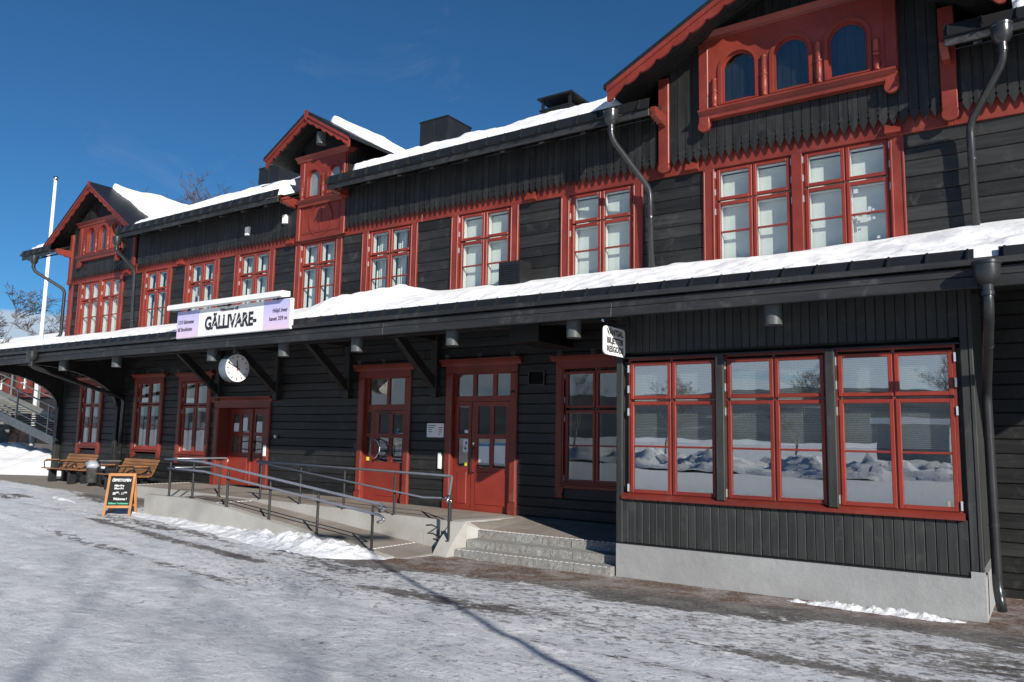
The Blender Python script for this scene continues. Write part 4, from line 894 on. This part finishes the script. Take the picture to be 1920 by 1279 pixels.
# canopy snow
st = .06; X, Y = np.meshgrid(np.arange(CX0+.1,CX1,st), np.linspace(-2.585,.02,46))
base = cz(Y)
th = .10+.11*sst(-2.6,-.9,Y)+.13*(fbm(X*.55,Y*.7,4,61)-.5)+.15*(fbm(X*2.2,Y*2.0,4,62)-.5)*sst(.2,-1.4,Y)+.09*(fbm(X*6,Y*5,4,63)-.5)*sst(-.8,-2.2,Y)
th += .24*np.exp(-((X+11.8)/.75)**2)*sst(-2.6,-1.7,Y)*(.6+.8*fbm(X*1.5,Y*1.5,3,64))+.07*sst(-2.2,-.3,X)*sst(-2.0,-.3,Y)+.02*sst(-9,-3,X)*sst(-2.2,-.6,Y)
th -= .04*sst(-16,-19,X)*sst(-2.2,-.5,Y)
th = np.maximum(.02, th*sst(-2.60,-2.47,Y+.03*(fbm(X*3,Y*0,2,65)-.5)))
Z = base+th; Z[0] = base[0]-.01
obj('canopy_snow', gridmesh('canopy_snow',X,Y,Z), SNOW, None, label='thick white snow lying along the long canopy roof', cat='snow', kind='stuff')

# ------------------------------------------------------------------ handrails
def rail_post(x, y, z0, z1, par, r=.023, pin=.05):
    MB().tube([(x,y,z0),(x,y,z1-pin)],r,10).build('post', POSTM, par); 
    MB().tube([(x,y,z1-pin-.02),(x,y,z1)],.007,6).build('pin', POSTM, par); MB().lathe([(.05,0),(.05,.01)],(x,y,z0-.004),12).build('base_plate', POSTM, par)
def smooth_path(P, q=.08):
    P = [Vector(p) for p in P]; out = [P[0]]
    for i in range(1,len(P)-1):
        a = (P[i-1]-P[i]); b_ = (P[i+1]-P[i]); k = min(q,a.length*.45,b_.length*.45); a.normalize(); b_.normalize()
        for t in (0,.33,.67,1): out.append((P[i]+a*k)*(1-t)**2+P[i]*2*t*(1-t)+(P[i]+b_*k)*t*t)
    return out+[P[-1]]
fr = thing('handrail', (-12.3,-3.1,.4), 'grey steel handrail with two bars and black posts along the ramp front', 'handrail')
FX = [(-15.17,.79),(-14.37,.785),(-13.25,.69),(-11.99,.535),(-10.70,.38),(-9.38,.225)]
tz = lambda x: float(np.interp(x,[-15.5,-14.1,-9.2],[1.545,1.52,.985]))
for x_,z_ in FX: rail_post(x_,-3.11,z_,tz(x_)-.015,fr)
MB().tube(smooth_path([(-15.38,-3.11,tz(-15.38)),(-14.1,-3.11,tz(-14.1)),(-9.2,-3.11,tz(-9.2)),(-9.12,-3.11,.93),(-9.22,-3.11,.87)],.07),.025,12).build('top_rail', RAILM, fr, True)
MB().tube(smooth_path([(-15.17,-3.16,1.36),(-13.95,-3.16,1.335),(-9.15,-3.16,.815),(-9.08,-3.16,.75),(-9.2,-3.16,.70)],.07),.023,12).build('lower_rail', RAILM, fr, True)
for x_,z_ in FX: MB().tube([(x_,-3.11,tz(x_)-.2),(x_,-3.155,tz(x_)-.21),(x_,-3.158,tz(x_)-.19)],.006,6).build('bracket', POSTM, fr)
for p in ([(-9.155,-3.11,.955),(-9.12,-3.11,.93),(-9.15,-3.11,.89),(-9.24,-3.11,.87)],[(-9.10,-3.16,.78),(-9.08,-3.16,.75),(-9.12,-3.16,.715),(-9.22,-3.16,.70)]): MB().tube(smooth_path(p,.04),.0225,12).build('rail_end', CHROME, fr, True)
sr = thing('handrail', (-15.4,-2.2,.7), 'short handrail across the left end of the ramp landing', 'handrail')
MB().tube(smooth_path([(-15.40,-3.06,1.54),(-15.40,-1.62,1.54),(-15.40,-1.56,1.5),(-15.40,-1.6,1.44)],.05),.019,10).build('top_rail', RAILM, sr, True)
MB().tube([(-15.44,-3.0,1.35),(-15.44,-1.75,1.35)],.017,10).build('lower_rail', RAILM, sr, True); rail_post(-15.4,-1.76,.71,1.53,sr)
rr_ = thing('handrail', (-11.4,-1.76,.7), 'rear handrail on the platform edge, bending down beside the steps', 'handrail')
RXp = [-13.98,-12.73,-11.47,-10.15,-8.82]; ty = lambda x: float(np.interp(x,[-14.1,-8.8],[1.51,1.42])); tl = lambda x: float(np.interp(x,[-14.1,-9.4,-8.8],[1.50,1.02,1.03]))
for x_ in RXp: rail_post(x_,-1.765,zp(x_)+.01,ty(x_)-.015,rr_)
MB().tube(smooth_path([(-14.11,-1.765,1.51),(-8.80,-1.765,1.42),(-8.58,-2.12,1.10),(-8.58,-2.16,1.02)],.06),.023,12).build('top_rail', RAILM, rr_, True)
MB().tube(smooth_path([(-14.11,-1.80,1.50),(-9.41,-1.82,1.02),(-8.82,-1.82,1.04),(-8.76,-1.82,.99),(-8.84,-1.82,.94)],.05),.018,12).build('lower_rail', RAILM, rr_, True)
rail_post(-8.58,-2.1,.36,1.12,rr_)
for p in ([(-8.585,-2.11,1.11),(-8.58,-2.15,1.05),(-8.58,-2.16,1.0)],[(-8.80,-1.82,1.025),(-8.76,-1.82,.99),(-8.84,-1.82,.94)]): MB().tube(smooth_path(p,.03),.023,12).build('rail_end', CHROME, rr_, True)

# ------------------------------------------------------------------ signs, clock, lamps
sg = thing('station_sign', (-13.9,-2.78,4.12), 'long white and lilac place name sign on the canopy edge', 'sign')
sy = -2.80
MB().bbox(-15.80,-12.06,sy,sy+.07,4.12,4.72,.012).build('sign_board', WHITE, sg)
MB().box(-15.79,-15.0,sy-.004,sy,4.13,4.71).build('lilac_panel', LILAC, sg); MB().box(-12.87,-12.085,sy-.004,sy,4.13,4.71).build('lilac_panel', LILAC, sg)
MB().ext([(sy+.08,4.77),(sy-.13,4.735),(sy-.15,4.75),(sy-.15,4.835),(sy-.12,4.86),(sy+.08,4.87)],'x',-15.98,-12.2).build('sign_hood', WHITE, sg)
for x_ in (-15.4,-14.0,-12.45): MB().box(x_-.012,x_+.012,sy-.02,sy+.05,4.70,4.80).build('hood_bracket', POSTM, sg)
MB().tube([(-16.0,-2.78,4.14),(-15.8,-2.80,4.15)],.012,6).build('cable', STEEL, sg)
text('GÄLLIVARE-', .385, face_front(-13.93,sy-.006,4.38), INK, sg, 'lettering', .002, .0135, 'CENTER', .83)
text('Välkommen till', .10, face_front(-13.98,sy-.006,4.645), INK, sg, 'lettering', .002, .0, 'CENTER', 1)
text('1313 kilometer', .118, face_front(-15.75,sy-.008,4.47), INK, sg, 'lettering', .002, .001, 'LEFT', .8); text('till Stockholm', .118, face_front(-15.75,sy-.008,4.31), INK, sg, 'lettering', .002, .001, 'LEFT', .8)
text('Höjd över', .118, face_front(-12.15,sy-.008,4.50), INK, sg, 'lettering', .002, .001, 'RIGHT', .9); text('havet 359 m', .118, face_front(-12.15,sy-.008,4.34), INK, sg, 'lettering', .002, .001, 'RIGHT', .9)
sl_ = MB()
for x_ in (-14.42,-14.23,-13.85,-13.66,-13.5): sl_.ext([(x_-.10,4.30),(x_-.085,4.30),(x_+.11,4.50),(x_+.095,4.50)],'y',sy-.010,sy-.0085)
sl_.build('letter_cut', WHITE, sg, kind='stuff')
ck = thing('station_clock', (-14.45,-2.2,3.94), 'round white faced station clock hanging under the canopy', 'clock')
cx, cy, czc, cr_ = -14.42, -2.2, 3.485, .30
m_ = MB().lathe([(cr_*.97,-.24),(cr_,-.22),(cr_,-.005),(cr_*.985,.012),(cr_*.93,.012),(cr_*.93,.0)],(cx,cy,czc),36,'x').mesh('drum'); autosmooth(m_,30); obj('drum', m_, CLOCKG, ck)
MB().lathe([(cr_*.93,0),(cr_*.93,.003)],(cx,cy,czc),36,'x').build('face', WHITE, ck)
MB().lathe([(cr_*.99,.0),(cr_*.99,.014),(cr_*.94,.014),(cr_*.94,.002)],(cx,cy,czc),36,'x').build('rim', WHITE, ck)
def mark(a, r0, r1, w_, x0, mb):
    d = Vector((0,math.sin(a),math.cos(a))); s = Vector((0,math.cos(a),-math.sin(a)))*w_/2; c = Vector((cx+x0,cy,czc))
    q = [c+d*r0-s,c+d*r0+s,c+d*r1+s,c+d*r1-s]; mb.add(q+[p+Vector((.002,0,0)) for p in q],[(0,1,2,3),(4,5,6,7)[::-1],(0,1,5,4),(1,2,6,5),(2,3,7,6),(3,0,4,7)]); return mb
for k in range(12): mark(k*math.pi/6,cr_*.70,cr_*.88,.018,.004,MB()).build('hour_mark', INK, ck)
mb = MB(); [mark(k*math.pi/30,cr_*.82,cr_*.88,.005,.004,mb) for k in range(60) if k%5]; mb.build('minute_marks', INK, ck, kind='stuff')
mark(2*math.pi*11.82/12,-.06,cr_*.55,.026,.007,MB()).build('hour_hand', INK, ck); mark(2*math.pi*49/60,-.07,cr_*.84,.019,.010,MB()).build('minute_hand', INK, ck); mark(2*math.pi*32.5/60,-.06,cr_*.62,.006,.013,MB()).build('second_hand', REDP, ck)
MB().tube([(cx-.12,cy,czc+cr_-.01),(cx-.12,cy,4.2)],.035,12).build('stem', LAMPG, ck)
hs = thing('hanging_sign', (-5.35,-2.33,3.3), 'small white rounded sign with three black lines hanging at the bay corner', 'sign')
def rrect(y0,y1,z0,z1,r,n=6):
    P = []
    for cxx,czz,a0 in ((y1-r,z1-r,0),(y0+r,z1-r,90),(y0+r,z0+r,180),(y1-r,z0+r,270)): P += [(cxx+r*math.cos(R(a0+90*k/n)),czz+r*math.sin(R(a0+90*k/n))) for k in range(n+1)]
    return P
MB().ext(rrect(-2.67,-1.99,3.345,3.765,.07),'x',-5.36,-5.335).build('sign_plate', WHITE, hs)
for k,tx in enumerate(('VÄNTSAL','BILJETTER','RESGODS')): text(tx,.122,face_right(-5.334,-2.32,3.68-k*.125),INK,hs,'lettering',.001,.005,'CENTER',1.0)
MB().tube([(-5.347,-1.93,3.83),(-5.347,-2.68,3.83)],.012,8).build('arm', POSTM, hs); MB().lathe([(.02,0),(.02,.03)],(-5.347,-2.70,3.83),10,'y').build('arm_knob', CHROME, hs)
for y_ in (-2.55,-2.12): MB().tube([(-5.347,y_,3.75),(-5.347,y_,3.83)],.006,6).build('hook', POSTM, hs)
MB().bbox(-5.41,-5.29,-1.97,-1.95,3.60,3.92,.004).build('mounting_plate', POSTM, hs)
where = ['farthest left of the grey canopy lamps, beside the arched brace','grey canopy lamp above the gap between the first two lower windows','grey canopy lamp just left of the clock','grey canopy lamp between clock and the lone wall door','grey canopy lamp just left of the ring handled door','grey canopy lamp above the wide door with posters','grey canopy lamp left of the hanging white sign','grey canopy lamp above the bay windows']
lm = MB().lathe([(.105,-.24),(.115,-.235),(.115,.12)],(0,0,0),20).mesh('housing'); autosmooth(lm,35); lm.materials.append(LAMPG)
le = MB().lathe([(.09,-.238),(.09,-.225)],(0,0,0),20).mesh('lens'); le.materials.append(plain('frosted_lens',(.5,.52,.5),.4))
for x_,lab in zip((-21.3,-18.75,-14.95,-12.62,-10.58,-8.33,-5.97,-2.97),where):
    t_ = thing('canopy_lamp',(x_,-2.45,3.86),lab,'lamp','round canopy lamps'); 
    for nme,me_ in (('housing',lm),('lens',le)): o = bpy.data.objects.new(nme,me_); link(o,t_); o.location = (x_,-2.45,3.87)
nb = thing('notice_plate',(-10.65,-.03,2.08),'small white timetable plate on the black wall between the two doors','notice')
MB().ext(rrect(-10.88,-10.43,2.09,2.38,.02),'y',-.05,-.03).build('plate', WHITE, nb)
mb = MB()
for k in range(5): mb.box(-10.84,-10.84+(.2,.16,.1,.1,.0)[k]+.001,-.052,-.0505,2.33-k*.045,2.345-k*.045); mb.box(-10.56,-10.56+(.0,.09,.09,.09,.05)[k]+.001,-.052,-.0505,2.33-k*.045,2.345-k*.045)
mb.build('print', INK, nb, kind='stuff')

# ------------------------------------------------------------------ benches, bin, chalkboard
def bench(x0, zg, label):
    t_ = thing('bench',(x0+1.0,-1.2,zg),label,'bench','slatted benches by the wall')
    prof = [(-1.50,.40),(-1.40,.385),(-1.30,.375),(-1.20,.37),(-1.10,.37),(-1.01,.39),(-.95,.45),(-.91,.52),(-.875,.60),(-.84,.68),(-.805,.76)]
    for k,(y_,z_) in enumerate(prof):
        a,b_ = (x0,x0+1.65) if k < 5 else (x0+.02,x0+1.63)
        if k < 6: MB().box(a,b_,y_-.042,y_+.042,zg+z_-.014,zg+z_+.014).build('slat', OAK, t_)
        else: MB().ext([(y_-.028,zg+z_-.03),(y_-.012,zg+z_-.036),(y_+.02,zg+z_+.03),(y_+.004,zg+z_+.038)],'x',a,b_).build('slat', OAK, t_)
    for x_ in (x0+.28,x0+1.35):
        MB().box(x_-.06,x_+.06,-1.44,-1.26,zg-.02,zg+.35).build('leg', POSTM, t_); MB().box(x_-.06,x_+.06,-1.08,-.96,zg-.02,zg+.35).build('leg', POSTM, t_)
        MB().ext([(-1.5,zg+.37),(-1.05,zg+.345),(-.78,zg+.78),(-.76,zg+.74),(-1.0,zg+.30),(-1.5,zg+.33)],'x',x_-.03,x_+.03).build('bracket', POSTM, t_)
    for x_ in (x0+.04,x0+.85,x0+1.6):
        MB().tube(smooth_path([(x_,-1.46,zg+.38),(x_,-1.50,zg+.60),(x_,-1.05,zg+.61),(x_,-.98,zg+.46)],.06),.016,8).build('armrest', POSTM, t_, True)
        MB().box(x_-.03,x_+.03,-1.44,-1.10,zg+.615,zg+.645).build('armrest_pad', OAK, t_)
bench(-23.95,.62,'left slatted wooden bench below the leftmost lower window'); bench(-20.95,.57,'slatted wooden bench half hidden behind the chalkboard')
bn = thing('litter_bin',(-21.75,-1.2,.62),'grey litter bin lined with a pale plastic bag between the benches','bin')
MB().lathe([(.12,.08),(.145,.10),(.15,.55),(.155,.56),(.14,.56)],(-21.72,-1.25,.60),18).build('bin_body', plain('worn_grey_tin',(.07,.07,.068),.55,.2,.4,.6,14,.2), bn, True); MB().box(-21.76,-21.68,-1.1,-1.0,.6,1.3).build('post', POSTM, bn)
bg_ = MB().lathe([(.15,-.08),(.175,-.02),(.18,.03),(.15,.08),(.11,.12),(.05,.14)],(-21.74,-1.25,1.14),16); bg_.v = [(p[0]+random.uniform(-.03,.03),p[1]+random.uniform(-.03,.03),p[2]+random.uniform(-.025,.025)) for p in bg_.v]
bg_.build('bin_bag', BAGM, bn, True)
ab = thing('ashtray_box',(-21.2,-1.1,.62),'black box shaped ashtray on legs beside the litter bin','ashtray')
MB().box(-21.42,-21.02,-1.2,-.9,1.02,1.28).build('box', POSTM, ab); MB().box(-21.45,-20.99,-1.23,-.87,1.28,1.30).build('lid', STEEL, ab); MB().box(-21.40,-21.34,-1.18,-1.1,.6,1.02).build('leg', POSTM, ab); MB().box(-21.10,-21.04,-1.18,-1.1,.6,1.02).build('leg', POSTM, ab)
MB().box(-21.38,-21.2,-1.208,-1.2,1.08,1.2).build('label', PAPER, ab)
# chalkboard A-frame
gz = lambda x,y: float(ground_z(x,y))
sbx, sby = -15.78, -3.78
ch = thing('chalkboard',(sbx,sby,gz(sbx,sby)),'pine A-frame chalkboard with opening hours standing on the ice','chalkboard')
zg = gz(sbx,sby); Hh = .83; Wd = .52
rot = Matrix.Translation((sbx,sby,zg)) @ Matrix.Rotation(R(46),4,'Z')
def cpart(mb, name, mat, par=ch, k=1):
    o = mb.build(name, mat, par); o.data.transform(rot @ (Matrix.Rotation(R(-13)*k,4,'X') if k else Matrix.Identity(4)) if False else rot); return o
def panelA(k):
    # leaning frame: bottom at y=k*.24, top y=0
    T = Matrix(((1,0,0,0),(0,1,-k*.26/Hh,k*.26),(0,0,1,0),(0,0,0,1)))
    def tr(mb):
        mb.v = [tuple(T @ Vector(p)) for p in mb.v]; return mb
    cpart(tr(MB().bbox(-Wd/2,-Wd/2+.05,-.014,.014,0,Hh,.004)),'leg',PINE); cpart(tr(MB().bbox(Wd/2-.05,Wd/2,-.014,.014,0,Hh,.004)),'leg',PINE)
    cpart(tr(MB().bbox(-Wd/2+.05,Wd/2-.05,-.014,.014,Hh-.055,Hh,.004)),'rail',PINE); cpart(tr(MB().bbox(-Wd/2+.05,Wd/2-.05,-.014,.014,.15,.20,.004)),'rail',PINE)
    cpart(tr(MB().box(-Wd/2+.05,Wd/2-.05,-.004,.006,.20,Hh-.055)),'slate',DARK); return T
Tf = panelA(-1); panelA(1)
def ctext(b_, s, x_, z_, mat, ax='CENTER', sh=0, off=.001, sx=1):
    text(b_, s, rot @ Tf @ Matrix.Translation((x_,-.0075,z_)) @ Matrix.Rotation(R(90),4,'X'), mat, ch, 'chalk_writing', .0005, off, ax, sx, sh)
ctext('ÖPPET/OPEN',.078,.0,.69,CHALK,'CENTER',.1,.0015,.78); ctext('Mån-Fre',.054,-.03,.585,CHALK,'CENTER',.15); ctext('Mon-Fri',.054,-.03,.53,CHALK,'CENTER',.15)
ctext('08⁰⁰ - 11⁰⁰',.066,.0,.43,CHALK,'CENTER',.1,.001,.85); ctext('Welcome !',.07,.02,.325,CHALK,'CENTER',.15,.001,.8); ctext('Gällivare Turistcenter',.05,.0,.24,CHALKG,'CENTER',.1,.001,.85)

# ------------------------------------------------------------------ far left: stairs, flagpole, other building
stp = thing('steel_stairs',(-30.5,1.4,.9),'grey galvanised steel stairs rising left past the building end','stairs')
def sxz(x): return 1.55+(x+27.7)*-.212*1.0
S0, S1, yA, yB = -27.55, -37.0, .5, 2.3
sl2 = -.255; zlow = lambda x: 1.58+sl2*(x+27.68)*.82
for y_ in (yA,yB):
    MB().ext([(S0,zlow(S0)),(S1,zlow(S1)),(S1,zlow(S1)+.32),(S0,zlow(S0)+.29)],'y',y_-.03,y_+.03).build('stringer', STEEL, stp)
    for h in (1.27,.80,.5): MB().tube([(S0-.1,y_,zlow(S0)+h),(S1,y_,zlow(S1)+h+.2)],.03 if h > 1 else .022,8).build('rail', STEEL, stp)
    for x_ in (-28.09,-30.42,-32.8,-35.2): MB().box(x_-.03,x_+.03,y_-.025,y_+.025,zlow(x_)+.25,zlow(x_)+1.30).build('post', STEEL, stp)
x = S0-.15
while x > S1: MB().box(x-.30,x,yA,yB,zlow(x)+.06,zlow(x)+.11).build('tread', STEEL, stp); x -= .42
for x_ in (-33.5,-36.5): MB().box(x_-.1,x_+.1,1.2,1.6,.5,zlow(x_)).build('support', STEEL, stp)
bl = MB().box(-30.6,-28.9,.9,1.9,.4,1.25); bl.build('footing', CONC, stp)
fp = thing('flagpole',(-37,4.1,1.1),'tall white flagpole behind the stairs with a small ball on top','flagpole')
MB().tube([(-37.0,4.1,.9),(-37.0,4.1,13.35)],[.10,.065],16).build('pole', WHITE, fp, True); MB().lathe([(.02,0),(.10,.05),(.12,.12),(.10,.19),(.02,.24)],(-37.0,4.1,13.33),14).build('finial', CHROME, fp, True)
fb = thing('annex_building',(-56,14,1.5),'dark timber building with red arched windows seen below the canopy at far left','building')
BRN = wood('dark_brown_boards',(.022,.019,.018),(.05,.042,.038),(6,6,.5),.6)
mb = MB(); mb.box(-75,-50,12,22,.5,6.6); mb.build('wall', BRN, fb); mb = MB(); mb.ext([(11.2,6.3),(17,9.2),(22.8,6.3),(22.8,6.5),(17,9.45),(11.2,6.5)],'x',-76,-49); mb.build('roof', SNOW, fb)
for xa in (-56.9,-53.7,-60.2,-63.5):
    s_ = obj('window', plate([(xa,4.4),(xa+2.1,4.4),(xa+2.1,5.9),(xa,5.9)],[arch(xa+.6,xa+1.5,4.7,5.65)],11.85,12.0,'window'), RED, fb)
    obj('pane', plate(arch(xa+.58,xa+1.52,4.68,5.67),[],11.95,11.97,'pane'), GLASS, s_); m2 = MB(); m2.box(xa+1.02,xa+1.08,11.9,11.95,4.7,5.6); m2.box(xa+.6,xa+1.5,11.9,11.95,5.1,5.15); m2.build('glazing_bar', WHITE, s_)
MB().box(-75,-50,11.8,12,4.15,4.32).build('belt_course', RED, fb); MB().ext([(-62,4.6),(-57.4,6.1),(-57.4,6.35),(-62,4.9)],'y',11.3,11.5).build('verge_board', RED, fb)
mb = MB(); mb.box(-72,-58,11.2,12,1.2,2.6); mb.build('red_plinth', RED, fb)

# ------------------------------------------------------------------ trees
def twigm():
    m, t, b = newmat('birch_twigs',.85,.2); c = N(t,'ShaderNodeTexCoord'); n = noise(t,c.outputs['Object'],1.5,4,.6)
    t.links.new(ramp(t,n,[(.3,(.045,.030,.026)),(.7,(.13,.095,.08))]), b.inputs['Base Color']); return m
TWIG = twigm(); BARK = plain('birch_bark',(.24,.22,.20),.85,0,.2,.5,7,.3)
def tree(base, H, seed, label, spread=.5, lv=5, nb=(5,5,4,4,3), droop=.0, group='bare birch trees', tilt=(0,0), mr=.011, thick=.014):
    rd = random.Random(seed); tr_, tw = MB(), MB(); t_ = thing('birch_tree',base,label,'tree',group)
    def grow(p, d, L, r, k):
        n = 4 if k < 2 else 3; pts = [p]; dd = d.copy()
        for i in range(n):
            dd = (dd+Vector((rd.uniform(-1,1),rd.uniform(-1,1),rd.uniform(-.6,.8)))*(.13+.04*k)+Vector((0,0,-droop*k*.1))).normalized(); pts.append(pts[-1]+dd*L/n)
        rs = [max(mr,r*(1-.75*i/n)) for i in range(n+1)]
        (tr_ if k < 2 else tw).tube(pts, rs, 6 if k < 2 else 3, False)
        if k >= lv: return
        for j in range(nb[k]):
            t = rd.uniform(.25,1) if k else rd.uniform(.22,1); i = min(n-1,int(t*n)); q = pts[i].lerp(pts[i+1],t*n-i)
            ax = Vector((rd.uniform(-1,1),rd.uniform(-1,1),rd.uniform(-.2,.3))).normalized(); nd = (dd*(1-spread)+ax*spread*1.25+Vector((0,0,.22))).normalized()
            grow(q, nd, L*rd.uniform(.42,.62), max(mr,rs[i]*.5), k+1)
    grow(Vector(base), Vector((tilt[0],tilt[1],1)).normalized(), H*.62, H*thick, 0)
    tr_.build('trunk', BARK, t_); tw.build('crown', TWIG, t_); return t_
tree((-47,6,1.2),8.6,1,'bare birch at the left picture edge with drooping twigs',.55,5,(9,6,5,4,3),.25)
tree((-58,24,1.5),13,2,'bare birch behind the flagpole',.55,5,(9,6,5,4,3),.1)
tree((-52,22,1.5),11,3,'bare birch between flagpole and far left downpipe',.55,5,(9,6,5,4,3),.1)
tree((-66,20,1.5),11,4,'bare birch low in the left background behind the canopy snow',.55,5,(9,6,5,4,3),.1)
tree((-46,20,1),19.5,5,'bare treetop above the roof right of the left gable',.55,5,(9,6,5,4,3),.0)
tree((-37,19,1),18.3,6,'bare treetop above the roof left of the central dormer',.55,5,(9,6,5,4,3),.0)
# things behind the camera that cast the foreground shadows and show in the panes
tree((11.8,-21.5,.5),15,8,'bare birch behind the viewer whose shadow falls on the ice',.55,4,(6,4,3,3,2),.0,'bare birches across the road',mr=.007,thick=.006)
for i,(x_,y_,h_) in enumerate(((-14,-44,7),(-4,-48,8),(-24,-46,7.5),(9,-50,8),(-36,-50,8.5))):
    tree((x_,y_,.8),h_,20+i,['bare birch across the road, reflected in the panes, '+s for s in ('middle one','right of middle','left of middle','farthest right','farthest left')][i],.5,5,(7,5,4,4,3),0,'bare birches across the road',mr=.006)
lp = thing('lamp_post',(5.2,-12.4,.4),'tall double armed lamp post beside the viewer casting the long shadow','lamp post')
MB().tube([(5.2,-12.4,.3),(5.2,-12.4,8.2)],[.055,.04],12).build('pole', STEEL, lp); ar = Vector((.535,.845,0))
for s_ in (-1,1):
    e = Vector((5.2,-12.4,8.2))+ar*s_*.22; MB().tube([(5.2,-12.4,8.15),tuple(e)],.03,8).build('arm', STEEL, lp)
    h_ = MB(); q = [e-ar*s_*.1+Vector((.845,-.535,0))*.16,e-ar*s_*.1-Vector((.845,-.535,0))*.16,e+ar*s_*.5-Vector((.845,-.535,0))*.12,e+ar*s_*.5+Vector((.845,-.535,0))*.12]
    h_.add([v+Vector((0,0,-.05)) for v in q]+[v+Vector((0,0,.07)) for v in q],[(0,3,2,1),(4,5,6,7),(0,1,5,4),(1,2,6,5),(2,3,7,6),(3,0,4,7)]); h_.build('lamp_head', LAMPG, lp)
hu = thing('equipment_hut',(-6,-40,1),'small grey hut with a snowy roof across the road','hut')
MB().box(-8.2,-4.6,-41.5,-39,.4,3.2).build('wall', plain('grey_hut_paint',(.22,.24,.25),.6), hu); MB().bbox(-8.5,-4.3,-41.8,-38.7,3.2,3.55,.12).build('roof', SNOW, hu)
